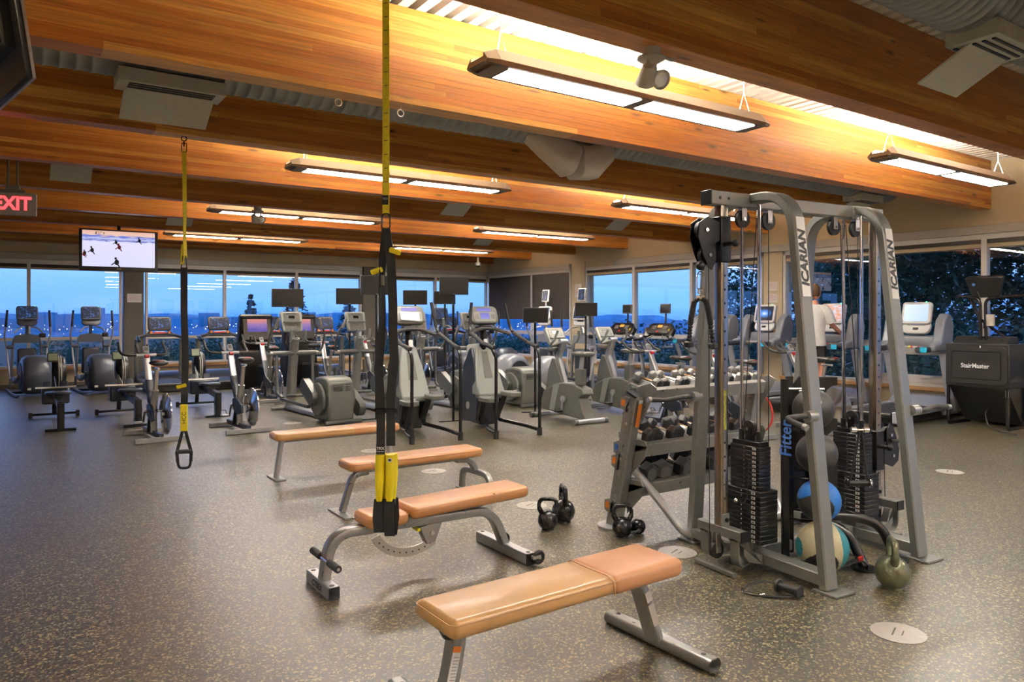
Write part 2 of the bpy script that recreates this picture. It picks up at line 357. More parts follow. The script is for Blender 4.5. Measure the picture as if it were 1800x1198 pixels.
class MB:
    def __init__(s, M0=None):
        s.v = []; s.f = []; s.T = M0 or Matrix.Identity(4)
    def at(s, loc=(0,0,0), rot=(0,0,0), scale=(1,1,1)):
        s.T = Matrix.LocRotScale(Vector(loc), Euler(rot), Vector(scale)); return s
    def add(s, vs, fs):
        o = len(s.v); T = s.T
        s.v += [tuple(T @ Vector(p)) for p in vs]
        s.f += [tuple(i + o for i in f) for f in fs]
        return s
    def box(s, c, d):
        x, y, z = c; a, b, h = d[0]/2, d[1]/2, d[2]/2
        vs = [(x-a,y-b,z-h),(x+a,y-b,z-h),(x+a,y+b,z-h),(x-a,y+b,z-h),(x-a,y-b,z+h),(x+a,y-b,z+h),(x+a,y+b,z+h),(x-a,y+b,z+h)]
        return s.add(vs, [(3,2,1,0),(4,5,6,7),(0,1,5,4),(1,2,6,5),(2,3,7,6),(3,0,4,7)])
    def box2(s, a, b):
        return s.box([(a[i]+b[i])/2 for i in range(3)], [abs(a[i]-b[i]) for i in range(3)])
    def loft(s, rings, cap=True, closed=False):
        n = len(rings[0]); o = []; fs = []
        for r in rings: o += list(r)
        K = len(rings)
        for k in range(K if closed else K - 1):
            a = k * n; b = ((k + 1) % K) * n
            for i in range(n):
                j = (i + 1) % n; fs.append((a + i, a + j, b + j, b + i))
        if cap and not closed:
            fs.append(tuple(reversed(range(n)))); fs.append(tuple((K - 1) * n + i for i in range(n)))
        return s.add(o, fs)
    def frames(s, P, closed=False, up=None):
        N = len(P); T = []
        for i in range(N):
            if closed: t = P[(i+1) % N] - P[i-1]
            elif i == 0: t = P[1] - P[0]
            elif i == N-1: t = P[-1] - P[-2]
            else: t = (P[i+1]-P[i]).normalized() + (P[i]-P[i-1]).normalized()
            T.append(t.normalized() if t.length > 1e-9 else Vector((0,0,1)))
        out = []
        if up is not None:
            U = Vector(up)
            for t in T:
                a = U.cross(t)
                if a.length < 1e-4: a = Vector((1,0,0)).cross(t)
                a.normalize(); b = t.cross(a); out.append((a, b))
            return out
        a = T[0].orthogonal().normalized()
        for i, t in enumerate(T):
            a = (a - t * a.dot(t)); a = a.normalized() if a.length > 1e-6 else t.orthogonal().normalized()
            out.append((a, t.cross(a)))
        return out
    def tube(s, pts, r, n=8, closed=False, cap=True):
        P = [Vector(p) for p in pts]
        rs = r if isinstance(r, (list, tuple)) else [r] * len(P)
        fr = s.frames(P, closed)
        rings = [[p + (a * math.cos(2*PI*k/n) + b * math.sin(2*PI*k/n)) * rr for k in range(n)] for p, rr, (a, b) in zip(P, rs, fr)]
        return s.loft(rings, cap, closed)
    def sweep(s, pts, prof, up=(1,0,0), closed=False, cap=True, scale=None):
        # prof in (a, b): a = up x tangent, b = along up
        P = [Vector(p) for p in pts]; fr = s.frames(P, closed, up)
        sc = scale or [1] * len(P)
        return s.loft([[p + (a * u + b * v) * k for u, v in prof] for p, (a, b), k in zip(P, fr, sc)], cap, closed)
    def rod(s, a, b, r, n=8, r2=None):
        return s.tube([a, b], [r, r2 if r2 is not None else r], n)
    def prism(s, poly, axis, a, b):
        # poly in the plane perpendicular to axis: x -> (y,z); y -> (x,z); z -> (x,y)
        def p3(u, v, w): return {'x': (w, u, v), 'y': (u, w, v), 'z': (u, v, w)}[axis]
        rings = [[p3(u, v, a) for u, v in poly], [p3(u, v, b) for u, v in poly]]
        return s.loft(rings)
    def rbox(s, c, d, r=0.01, axis='z', n=3):
        # box with edges parallel to axis rounded
        i = {'x': (1, 2, 0), 'y': (0, 2, 1), 'z': (0, 1, 2)}[axis]
        poly = [(u + c[i[0]], v + c[i[1]]) for u, v in rrect(d[i[0]], d[i[1]], r, n)]
        return s.prism(poly, axis, c[i[2]] - d[i[2]]/2, c[i[2]] + d[i[2]]/2)
    def soft(s, c, d, r=0.02, e=0.01, axis='z', n=4, m=3):
        # pillow box: rounded outline plus rounded rims
        i = {'x': (1, 2, 0), 'y': (0, 2, 1), 'z': (0, 1, 2)}[axis]
        def ring(ins, w):
            o = []
            for u, v in rrect(d[i[0]] - 2*ins, d[i[1]] - 2*ins, max(r - ins, 0.002), n):
                p = [0, 0, 0]; p[i[0]] = u + c[i[0]]; p[i[1]] = v + c[i[1]]; p[i[2]] = w + c[i[2]]; o.append(tuple(p))
            return o
        h = d[i[2]]/2; e = min(e, h * 0.98); rings = []
        for k in range(m + 1):
            t = PI/2 * k/m; rings.append(ring(e * (1 - math.sin(t)), -h + e * (1 - math.cos(t))))
        for k in range(m + 1):
            t = PI/2 * (1 - k/m); rings.append(ring(e * (1 - math.sin(t)), h - e * (1 - math.cos(t))))
        return s.loft(rings)
    def lathe(s, prof, n=16, c=(0,0,0), axis='z', cap=True):
        rings = []
        for r, h in prof:
            ring = []
            for k in range(n):
                a = 2*PI*k/n; u, v = max(r, 1e-4)*math.cos(a), max(r, 1e-4)*math.sin(a)
                p = {'z': (u, v, h), 'x': (h, u, v), 'y': (u, h, v)}[axis]
                ring.append((p[0]+c[0], p[1]+c[1], p[2]+c[2]))
            rings.append(ring)
        return s.loft(rings, cap)
    def disc(s, c, r, t, axis='x', n=20, e=0.0):
        p = [(r - e, -t/2), (r, -t/2 + e), (r, t/2 - e), (r - e, t/2)] if e else [(r, -t/2), (r, t/2)]
        return s.lathe(p, n, c, axis)
    def ball(s, c, r, n=16, m=10):
        rx = r if isinstance(r, (tuple, list)) else (r, r, r)
        rings = []
        for j in range(m + 1):
            t = -PI/2 + PI * j / m; ct = max(math.cos(t), 1e-3)
            rings.append([(c[0]+rx[0]*ct*math.cos(2*PI*k/n), c[1]+rx[1]*ct*math.sin(2*PI*k/n), c[2]+rx[2]*math.sin(t)) for k in range(n)])
        return s.loft(rings)
    def torus(s, c, R_, r, axis='z', n=24, m=8):
        P = []
        for k in range(n):
            a = 2*PI*k/n; u, v = R_*math.cos(a), R_*math.sin(a)
            p = {'z': (u, v, 0), 'x': (0, u, v), 'y': (u, 0, v)}[axis]; P.append((p[0]+c[0], p[1]+c[1], p[2]+c[2]))
        return s.tube(P, r, m, closed=True)
    def build(s, name, m, parent=None, bev=0.0, seg=2, smooth=True, kind=None, ang=35, label=None):
        me = bpy.data.meshes.new(name)
        me.from_pydata(s.v, [], s.f)
        bm = bmesh.new(); bm.from_mesh(me); bmesh.ops.recalc_face_normals(bm, faces=bm.faces); bm.to_mesh(me); bm.free()
        me.materials.append(M[m] if isinstance(m, str) else m)
        if smooth and len(me.polygons):
            me.polygons.foreach_set('use_smooth', [True] * len(me.polygons))
            me.set_sharp_from_angle(angle=R(ang))
        o = bpy.data.objects.new(name, me); COL.objects.link(o)
        if parent: o.parent = parent
        if bev:
            b = o.modifiers.new('bevel', 'BEVEL'); b.width = bev; b.segments = seg; b.limit_method = 'ANGLE'; b.angle_limit = R(40)
        if kind: o['kind'] = kind
        if label: o['label'] = label
        return o

_fonts = {}
def text(name, s, size, m, parent, loc, rot, ext=0.0015, sx=1.0, bold=0.0, align='CENTER', shear=0.0, label=None, space=1.0):
    cu = bpy.data.curves.new(name, 'FONT'); cu.body = s; cu.size = size; cu.extrude = ext; cu.offset = bold
    cu.align_x = align; cu.align_y = 'CENTER'; cu.resolution_u = 3; cu.shear = shear; cu.space_character = space
    t = bpy.data.objects.new(name, cu); COL.objects.link(t)
    bpy.context.view_layer.update()
    dg = bpy.context.evaluated_depsgraph_get()
    me = bpy.data.meshes.new_from_object(t.evaluated_get(dg))
    bpy.data.objects.remove(t); bpy.data.curves.remove(cu)
    me.materials.clear(); me.materials.append(M[m] if isinstance(m, str) else m); me.name = name
    o = bpy.data.objects.new(name, me); COL.objects.link(o)
    o.parent = parent; o.location = loc; o.rotation_euler = rot; o.scale = (sx, 1, 1)
    if label: o['label'] = label
    return o

def thing(name, label, cat, loc=(0,0,0), rz=0.0, group=None):
    o = bpy.data.objects.new(name, None); COL.objects.link(o)
    o.empty_display_size = 0.1
    o.location = loc; o.rotation_euler = (0, 0, rz); o['label'] = label; o['category'] = cat
    if group: o['group'] = group
    return o
def tag(o, label, cat, group=None):
    o['label'] = label; o['category'] = cat
    if group: o['group'] = group
    return o
def dup(root, loc, rz=0.0, label=None, group=None):
    kids = {}
    r = root.copy(); COL.objects.link(r); r.location = loc; r.rotation_euler = (0, 0, rz)
    if label: r['label'] = label
    if group: r['group'] = group
    def rec(src, dst):
        for ch in list(src.children):
            c = ch.copy(); COL.objects.link(c); c.parent = dst; c.matrix_parent_inverse = ch.matrix_parent_inverse
            rec(ch, c)
    rec(root, r)
    return r
def struct(mb, name, m, parent=None, **k):
    return mb.build(name, m, parent, kind=None if parent else 'structure', **k)
# ------------------------------------------------------------------ the room
X0, X1, Y0, Y1, ZC = -7.0, 12.21, -10.0, 19.19, 3.90
BY = lambda k: 3.09 + 1.97 * k          # near face of beam k
ZB = 3.17
struct(MB().box2((X0-.3, Y0-.3, -.2), (X1+.3, Y1+.3, 0)), 'floor', 'floor')
# corrugated steel deck, ribs running from beam to beam
prof = []
p = 0.155; x = X0 - .2
while x < X1 + .2:
    prof += [(x, 0), (x + .085, 0), (x + .105, .05), (x + .135, .05)]; x += p
top = [(x, .09), (X0 - .2, .09)]
ceil = struct(MB().prism([(a, ZC + b) for a, b in prof + top], 'y', Y0 - .2, Y1 + .2), 'ceiling', 'deck', smooth=False)
lam_me = None
NL = 15; LH = (ZC - ZB) / NL
for k in range(-6, 9):
    y = BY(k)
    bm_e = bpy.data.objects.new('beam', None); COL.objects.link(bm_e); bm_e.parent = ceil
    for i in range(NL):
        if lam_me is None:
            o = MB().box((0, 0, 0), (X1 - X0, .19, LH - .0003)).build('lamination', 'glulam', bm_e, bev=.0009, seg=1, smooth=False)
            lam_me = o
        else:
            o = lam_me.copy(); COL.objects.link(o); o.parent = bm_e
        o.location = ((X0 + X1) / 2, y + .095, ZB + LH * (i + .5))

# back wall
def wallpiece(name, m, a, b): return struct(MB().box2(a, b), name, m, smooth=False)
struct(MB().box2((X0-.3, Y1, 2.94), (X1+.3, Y1+.3, 4.0)).box2((X0-.3, Y1+.02, 2.6), (X1+.3, Y1+.3, 2.94)).box2((X0-.3, Y1, 0), (X1+.3, Y1+.3, .35)), 'wall_back', 'wall')
struct(MB().box2((X1, Y0-.3, 2.94), (X1+.3, Y1+.3, 4.0)).box2((X1+.02, Y0-.3, 2.6), (X1+.3, Y1+.3, 2.94)).box2((X1, Y0-.3, 0), (X1+.3, Y1+.3, .35)).box2((X1, 14.54, .35), (X1+.3, 15.08, 2.94)).box2((X1-.0, 8.69, .35), (X1+.3, 9.11, 2.94)), 'wall_right', 'wall')
struct(MB().box2((X0-.3, Y0-.3, 0), (X0, Y1+.3, 4.0)), 'wall_left', 'wall')
struct(MB().box2((X0-.3, Y0-.3, 0), (X1+.3, Y0, 4.0)), 'wall_front', 'wall')
for i, (a, b) in enumerate(((2.18, 2.59), (8.09, 8.47))):
    struct(MB().box2((a, Y1-.06, 0), (b, Y1+.3, 2.93 if i else 2.82)), 'trim_%d' % (i+1), 'pillar')
struct(MB().box2((X0, Y1-.07, 2.80), (8.03, Y1+.02, 2.93)).box2((8.5, Y1-.07, 2.80), (X1, Y1+.02, 2.93)), 'trim_3', 'trim', bev=.004)
struct(MB().box2((X1-.07, 15.1, 2.80), (X1+.02, Y1, 2.93)).box2((X1-.07, Y0, 2.80), (X1+.02, 13.4, 2.93)), 'trim_4', 'trim', bev=.004)
# wood sills
struct(MB().box2((X0, Y1-.10, .36), (2.18, Y1+.06, .42)).box2((2.59, Y1-.10, .36), (8.09, Y1+.06, .42)).box2((8.47, Y1-.10, .36), (X1, Y1+.06, .42)), 'trim_5', 'sill', bev=.006)
struct(MB().box2((X1-.10, 9.11, .36), (X1+.06, 14.54, .42)).box2((X1-.10, Y0, .36), (X1+.06, 8.69, .42)).box2((X1-.10, 15.08, .36), (X1+.06, Y1, .42)), 'trim_6', 'sill', bev=.006)
struct(MB().box2((X0, Y1-.02, 0), (X1, Y1, .08)), 'baseboard_back', 'pillar')
struct(MB().box2((X1-.02, Y0, 0), (X1, Y1, .08)), 'baseboard_right', 'pillar')

# windows : frame mesh, then mullion / transom / pane / blind children
_wi = [0]
def window_back(xa, xb, mull):
    _wi[0] += 1; w = .055
    f = struct(MB().box2((xa, Y1-.02, .42), (xb, Y1+.10, .42+w)).box2((xa, Y1-.02, 2.70), (xb, Y1+.10, 2.80)).box2((xa, Y1-.02, .42), (xa+w, Y1+.10, 2.8)).box2((xb-w, Y1-.02, .42), (xb, Y1+.10, 2.8)), 'window_%d' % _wi[0], 'alulight', bev=.004)
    xs = [xa] + mull + [xb]
    for m_ in mull: MB().box2((m_-.035, Y1-.03, .47), (m_+.035, Y1+.09, 2.75)).build('mullion', 'alulight', f, bev=.004)
    for a, b in zip(xs[:-1], xs[1:]):
        MB().box2((a+.03, Y1-.025, 1.02), (b-.03, Y1+.08, 1.09)).build('transom', 'alulight', f, bev=.004)
        MB().box2((a+.02, Y1+.03, .46), (b-.02, Y1+.036, 1.03)).build('pane', 'glass', f, smooth=False)
        MB().box2((a+.02, Y1+.03, 1.08), (b-.02, Y1+.036, 2.72)).build('pane', 'glass', f, smooth=False)
        MB().box2((a+.03, Y1-.005, 2.63), (b-.03, Y1+.012, 2.80)).build('roller_blind', 'blind', f)
    return f
def window_right(ya, yb, mull, drop=2.68, low=None):
    _wi[0] += 1; w = .055
    f = struct(MB().box2((X1-.02, ya, .42), (X1+.10, yb, .42+w)).box2((X1-.02, ya, 2.72), (X1+.10, yb, 2.80)).box2((X1-.02, ya, .42), (X1+.10, ya+w, 2.8)).box2((X1-.02, yb-w, .42), (X1+.10, yb, 2.8)), 'window_%d' % _wi[0], 'alulight', bev=.004)
    ys = [ya] + mull + [yb]
    for m_ in mull: MB().box2((X1-.03, m_-.04, .47), (X1+.09, m_+.04, 2.75)).build('mullion', 'alulight', f, bev=.004)
    for i, (a, b) in enumerate(zip(ys[:-1], ys[1:])):
        MB().box2((X1-.025, a+.03, 1.04), (X1+.08, b-.03, 1.15)).build('transom', 'alulight', f, bev=.004)
        if low is not None and i == low:
            c = MB()
            c.box2((X1-.035, a+.04, .47), (X1+.05, b-.04, .60)).box2((X1-.035, a+.04, .93), (X1+.05, b-.04, 1.05)).box2((X1-.035, a+.04, .47), (X1+.05, a+.17, 1.05)).box2((X1-.035, b-.17, .47), (X1+.05, b-.04, 1.05))
            c.build('casement', 'alulight', f, bev=.006)
            MB().tube([(X1-.05, (a+b)/2-.05, .55), (X1-.065, (a+b)/2, .545), (X1-.05, (a+b)/2+.06, .55)], .007, 6).build('handle', 'brushed', f)
        MB().box2((X1+.03, a+.02, .46), (X1+.036, b-.02, 1.05)).build('pane', 'glass', f, smooth=False)
        MB().box2((X1+.03, a+.02, 1.14), (X1+.036, b-.02, 2.74)).build('pane', 'glass', f, smooth=False)
        MB().box2((X1-.012, a+.012, drop), (X1+.005, b-.012, 2.80)).box2((X1-.016, a+.012, drop-.02), (X1+.009, b-.012, drop)).build('roller_blind', 'blind', f)
    return f
window_back(X0+.05, 2.14, [-5.3, -3.3, -1.5, .33])
window_back(2.63, 8.05, [4.42, 6.23])
window_back(8.50, X1-.02, [10.37])
window_right(15.10, Y1-.05, [16.86], drop=1.5)
window_right(9.13, 14.50, [10.95, 12.73])
window_right(-9.8, 8.66, [-7.5, -5.5, -3.5, -1.7, .05, 1.75, 3.42, 5.15, 6.89], low=8)
struct(MB().box2((X1-.003, 5.35, .12), (X1+.01, 6.0, .30)), 'trim_7', 'grille')
for i in range(9): pass

# notices on the columns
def notice(loc, rz, w, h, lab, lines=6, colr='printred'):
    t = thing('notice', lab, 'notice', loc, rz, 'paper notices on the columns')
    MB().box((0, 0, h/2), (w, .004, h)).build('sheet', 'paper', t)
    b = MB()
    for i in range(lines):
        ww = w * (.78 if i % 3 else .5); b.box((-(w*.8-ww)/2, -.003, h * (.86 - .72 * i/lines)), (ww, .002, h*.02))
    b.build('printed_lines', colr, t)
notice((2.39, Y1-.067, 1.88), 0, .30, .20, 'white landscape notice on the grey column behind the ellipticals')
notice((X1-.006, 8.90, 2.05), -PI/2, .22, .17, 'upper white notice on the beige column by the treadmills')
notice((X1-.006, 8.90, 1.82), -PI/2, .22, .17, 'lower white notice on the beige column by the treadmills')
notice((X1-.006, 14.80, 2.05), -PI/2, .26, .34, 'tall white notice on the beige column beside the dark blinds')

# wall clock, seen mirrored in the glass, and blank doors behind the camera
# ------------------------------------------------------------------ luminaires
def luminaire():
    t = thing('pendant_light', '', 'light')
    L_, W_ = 2.9, .30
    # housing : shallow boat section, two diffusers recessed
    sec = [(-W_/2, .03), (-W_/2+.012, 0), (-.105, 0), (-.105, .015), (.105, .015), (.105, 0), (W_/2-.012, 0), (W_/2, .03), (.095, .115), (.088, .115), (.088, .075), (-.088, .075), (-.088, .115), (-.095, .115)]
    b = MB(); b.prism(sec, 'x', -L_/2+.10, L_/2-.10)
    for s in (-1, 1):
        e0 = [(s*(L_/2-.10), u, v) for u, v in sec]
        e1 = [(s*(L_/2-.01), u*.86, .012+v*.6) for u, v in sec]
        b.loft([e0, e1])
    b.build('housing', 'fixture', t, bev=.002, seg=1)
    for s in (-1, 1):
        MB().box((s*.66, 0, -.0005), (1.20, .20, .005)).build('diffuser', 'lampdown', t, smooth=False)
        l = MB()
        for i in range(21): l.box((s*.66 - .6 + 1.2*i/20, 0, -.003), (.004, .205, .007))
        l.build('louvre', 'fixture2', t, smooth=False)
    for x, w in ((0, .11), (-1.32, .12), (1.32, .12)): MB().box((x, 0, .007), (w, .21, .013)).build('divider', 'fixture', t)
    for s in (-1, 1):
        MB().box((s*.66, 0, .086), (1.22, .15, .012)).build('upper_tube', 'lampup', t, smooth=False)
    for s in (-1, 1):
        b = MB(); b.rod((s*1.25, 0, .29), (s*1.25, 0, .70), .004, 6)
        b.tube([(s*1.25-.0, -.07, .085), (s*1.25, 0, .30), (s*1.25, .07, .085)], .0035, 6)
        b.build('suspension_cable', 'white', t)
    return t
lum0 = luminaire()
spots = []
rows = [(4.08, 'over the benches and cable station'), (8.02, 'in the second lit bay'), (11.96, 'in the third lit bay'), (15.90, 'in the fourth lit bay'), (.14, 'above the camera'), (-3.8, 'behind the camera'), (-7.74, 'at the back of the room')]
for j, (y, where) in enumerate(rows):
    for x, w2 in ((3.95, 'long hanging lamp on the TV side'), (8.78, 'long hanging lamp at the right wall end'), (-4.0, 'long hanging lamp at the unseen end')):
        if x < 0 and 1 <= j <= 3: continue
        if j >= 4 and x > 6: w2 = 'long hanging lamp toward the right wall'
        spots.append((x, y, '%s %s' % (w2, where)))
for i, (x, y, lab) in enumerate(spots):
    z = 3.17
    if i == 0: o = lum0; o.location = (x, y, z)
    else: o = dup(lum0, (x, y, z))
    o['label'] = lab; o['group'] = 'pendant lights between the beams'

# ------------------------------------------------------------------ ducts
def ribbed_duct(y, z, r, xa, xb, lab, pitch=.10, boxes=(), m='duct'):
    t = thing('air_duct', lab, 'duct', (0, y, z), 0, 'ducts between the beams')
    prof_ = []; x = xa
    while x < xb:
        prof_ += [(r, x), (r, x + pitch*.72), (r + .008, x + pitch*.8), (r + .008, x + pitch*.92)]; x += pitch
    MB().lathe(prof_, 28, axis='x').build('ribbed_tube', m, t, ang=60)
    for (bx, w, side) in boxes:
        g = MB().box((bx, -.02, -r-.02), (w, .30, .10)).build('register_box', 'grille', t, bev=.004)
        s_ = MB()
        for i in range(5): s_.box((bx, -.12+.055*i, -r-.074), (w*.8, .02, .008))
        s_.build('louvre', 'blackp', g)
        th = R(35)
        dp = MB(); dp.at((bx, .16*side, -r-.15), (-side*R(28), 0, 0)).box((0, 0, 0), (w*.85, .36, .012))
        dp.build('deflector_plate', 'grille', t)
    return t
ribbed_duct(6.16, 3.575, .235, X0, 11.2, 'corrugated duct in the bay behind the big bright beam', boxes=[(1.02, .75, 1), (10.6, .6, 1)])
ribbed_duct(2.12, 3.56, .27, X0, X1, 'large spiral duct over the nearest bay, top corner', pitch=.085, boxes=[(5.1, .60, 1)])
ribbed_duct(10.05, 3.62, .20, X0, 11.0, 'corrugated duct hidden in the second dark bay', boxes=[(.6, .5, 1), (5.9, .5, 1), (9.4, .5, 1)])
ribbed_duct(13.98, 3.62, .20, X0, 10.8, 'corrugated duct hidden in the third dark bay', boxes=[(2.5, .5, 1), (8.9, .5, 1)])
# pale insulated elbow hanging under the first duct
t = thing('duct_elbow', 'pale padded elbow hanging below the corrugated duct', 'duct', (4.95, 6.10, 3.30))
b = MB(); P = [(-.62, 0, .16), (-.35, 0, .04), (-.02, 0, -.10)]
b.sweep(P, rrect(.34, .30, .09, 4), up=(0, 1, 0), scale=[.55, .8, 1.05]); b.build('sleeve', 'fabricduct', t)
MB().sweep([(.03, 0, -.10), (.22, 0, -.09), (.36, 0, .02), (.36, 0, .16)], rrect(.33, .30, .09, 4), up=(0, 1, 0), scale=[1.1, 1.1, 1.0, .9]).build('cap_sleeve', 'fabricduct', t)

# ------------------------------------------------------------------ small ceiling gear
def spotlight(loc, lab, rz=0, conduit=True):
    t = thing('twin_spotlight', lab, 'light', loc, rz, 'emergency spotlights under the beams')
    MB().lathe([(.055, 0), (.055, -.05), (.085, -.055), (.085, -.065), (.05, -.085)], 20).build('mount', 'trim', t)
    for s, rx in ((-1, .5), (1, -.9)):
        MB().rod((s*.04, 0, -.06), (s*.05, 0, -.13), .014, 8).build('neck', 'trim', t)
        h = MB().at((s*.055, 0, -.16), (rx, s*.7, 0)); h.lathe([(.02, .05), (.032, .045), (.045, -.02), (.06, -.07), (.055, -.075), (.05, -.068)], 20)
        q = h.build('lamp_head', 'trim', t)
        MB().at((s*.055, 0, -.16), (rx, s*.7, 0)).lathe([(.05, -.066), (.03, -.072), (.001, -.07)], 16).build('lens', 'chrome', q)
    if conduit:
        MB().tube(fillet([(.05, 0, -.02), (.26, -.03, -.015), (.26, -.03, .9)], .05), .012, 8).build('conduit', 'trim', t)
spotlight((3.20, 3.19, 3.17), 'twin round spotlight under the near beam, above the cable station', .3)
spotlight((3.02, 11.08, 3.17), 'small twin spotlight under a far beam over the spin bikes', .2, False)
t = thing('dome_camera', 'small dome security camera hanging near the far corner', 'camera', (10.5, 17.0, 3.17))
MB().rod((0, 0, 0), (0, 0, -.16), .03, 12).build('stem', 'white', t)
MB().lathe([(.04, -.14), (.075, -.17), (.075, -.23), (.06, -.235)], 20).build('housing', 'white', t)
MB().ball((0, 0, -.235), (.055, .055, .05), 14, 8).build('dome', 'blackp', t)
# eye hooks under the big beam
for x in (1.98, 2.48):
    t = thing('eye_hook', 'small steel eye hook under the big bright beam, ' + ('the one nearer the hanging TV' if x < 2.2 else 'the one nearer the long lamp'), 'hook', (x, 5.15, 3.17), 0, 'eye hooks')
    MB().rod((0, 0, 0), (0, 0, -.03), .005, 6).torus((0, 0, -.055), .026, .005, 'y', 16, 6).build('ring', 'brushed', t)

# exit sign on twin rods
t = thing('exit_sign', 'grey sign with red letters hanging on twin rods', 'sign', (.02, 9.2, 2.60), R(-12))
b = MB().rbox((0, 0, .115), (.42, .05, .23), .008, 'y'); b.build('case', 'exitface', t)
text('lettering', 'EXIT', .19, 'exitred', t, (0, -.027, .115), (PI/2, 0, 0), ext=.002, sx=.85, bold=.006)
MB().box((0, 0, .25), (.22, .05, .03)).box((0, 0, .285), (.12, .045, .05)).rod((-.04, 0, .3), (-.04, 0, .57), .012, 8).rod((.04, 0, .3), (.04, 0, .57), .012, 8).build('hanger', 'pillar', t)

# hanging television
t = thing('hanging_television', 'wall-size flat television showing a rink game, hanging from the ceiling', 'television', (1.60, 14.75, 2.36), R(-3))
b = MB().rbox((0, 0, .36), (1.24, .07, .73), .012, 'y'); b.build('bezel', 'blackp', t, bev=.004)
scr = MB().box((0, -.037, .385), (1.14, .004, .63)).build('screen', 'scr_rink', t, smooth=False)
pl = MB()
def skater(b, x, z, s):
    b.ball((x, -.042, z), (.022*s, .003, .03*s), 8, 6); b.ball((x-.01*s, -.042, z+.04*s), (.012*s, .003, .013*s), 8, 6)
    b.rod((x, -.042, z+.01*s), (x-.05*s, -.042, z-.03*s), .006*s, 5).rod((x, -.042, z-.01*s), (x+.03*s, -.042, z-.055*s), .007*s, 5)
for x, z, s in ((.32, .55, 1.1), (-.05, .5, 1.0), (-.42, .35, 1.3), (-.53, .30, 1.0), (-.04, .15, 1.7)): skater(pl, x, z, s)
pl.box((-.36, -.041, .655), (.015, .003, .04)).box((-.31, -.041, .675), (.10, .003, .006)).box((-.31, -.041, .64), (.05, .003, .006)).box((-.24, -.041, .655), (.012, .003, .04))
pl.build('picture_figures', 'lf_blue', scr, kind='stuff')
p2 = MB(); skater(p2, .0, .42, 1.3); skater(p2, -.54, .27, 1.0); p2.build('picture_figures', 'red', scr, kind='stuff')
MB().box((0, -.037, .035), (.07, .003, .012)).build('badge', 'trim', t)
MB().box((0, .06, .40), (.3, .06, .3)).rod((0, .09, .40), (0, .09, .81), .028, 10).build('mount', 'blackm', t)

# television high on the left, seen from its edge and back
t = thing('flat_television', 'black flat television high up, seen edge-on from behind, top corner', 'television', (-.03, 4.20, 2.55), R(101))
prof_ = [(-.03, 0), (.012, .0), (.03, .10), (.03, .60), (-.03, .66)]
b = MB().at((0, 0, 0), (R(-8), 0, 0))
b.box((0, -.005, .33), (1.06, .035, .66)); b.box((0, .03, .40), (.86, .06, .50)); b.build('casing', 'blackp', t, bev=.012)
MB().at((0, 0, 0), (R(-8), 0, 0)).box((0, -.024, .33), (1.0, .004, .58)).build('screen', 'screenoff', t)
MB().at((0, 0, 0), (R(-8), 0, 0)).box((0, -.012, .004), (1.064, .012, .012)).box((.53, -.012, .33), (.012, .012, .66)).box((-.53, -.012, .33), (.012, .012, .66)).build('rim', 'brushed', t)
b = MB().at((0, 0, 0), (R(-8), 0, 0))
for i in range(4):
    b.box((-.36, .062, .20 + .1*i), (.10, .004, .06)).box((.36, .062, .20 + .1*i), (.10, .004, .06))
b.build('vent', 'screenoff', t)
b = MB().tube(fillet([(.1, .08, .5), (.12, .14, .3), (.05, .12, .12), (-.1, .1, .2), (-.16, .1, .5)], .08), .006, 6); b.build('cable', 'rubber', t)
MB().box((0, .12, .42), (.2, .10, .2)).rod((0, .16, .42), (0, .16, 1.35), .03, 10).build('mount', 'blackm', t)
MB().box((-.1, .14, .52), (.06, .05, .03)).build('plug', 'red', t)

# ------------------------------------------------------------------ outside
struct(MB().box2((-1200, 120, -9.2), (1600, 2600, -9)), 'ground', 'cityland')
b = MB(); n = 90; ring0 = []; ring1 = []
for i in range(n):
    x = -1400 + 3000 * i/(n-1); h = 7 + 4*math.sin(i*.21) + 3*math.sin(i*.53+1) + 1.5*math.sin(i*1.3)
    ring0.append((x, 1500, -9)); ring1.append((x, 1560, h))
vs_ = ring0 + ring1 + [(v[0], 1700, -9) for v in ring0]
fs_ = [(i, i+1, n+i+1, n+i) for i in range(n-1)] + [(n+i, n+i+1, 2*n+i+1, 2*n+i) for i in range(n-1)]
o = MB().add(vs_, fs_).build('hill', 'hill'); tag(o, 'long low haze-blue hill on the skyline beyond the windows', 'hill')
rnd = random.Random(3); b = MB()
for i in range(420):
    d = rnd.uniform(230, 1100); x = rnd.uniform(-.05, .72) * d; s = d/1290*rnd.uniform(.5, 1.2)
    b.box((x, d, -9 + rnd.uniform(.5, 5)), (s, s, s*.8))
o = b.build('city_lights', 'citylight', smooth=False, kind='stuff'); tag(o, 'scatter of tiny warm city lights far beyond the window wall', 'lights')
b = MB()
for i in range(70):
    d = rnd.uniform(500, 1000); x = rnd.uniform(-.05, .7) * d; w = rnd.uniform(6, 22); h = rnd.uniform(6, 16)
    b.box((x, d, -9 + h/2), (w, 12, h))
o = b.build('distant_buildings', 'hill', smooth=False, kind='stuff'); tag(o, 'far haze-blue city blocks low on the skyline beyond the windows', 'buildings')
struct(MB().box2((-60, Y1+.5, -1.7), (60, 130, -1.5)).box2((X1+.5, -40, -1.7), (80, Y1+.5, -1.5)), 'ground', 'leaf')

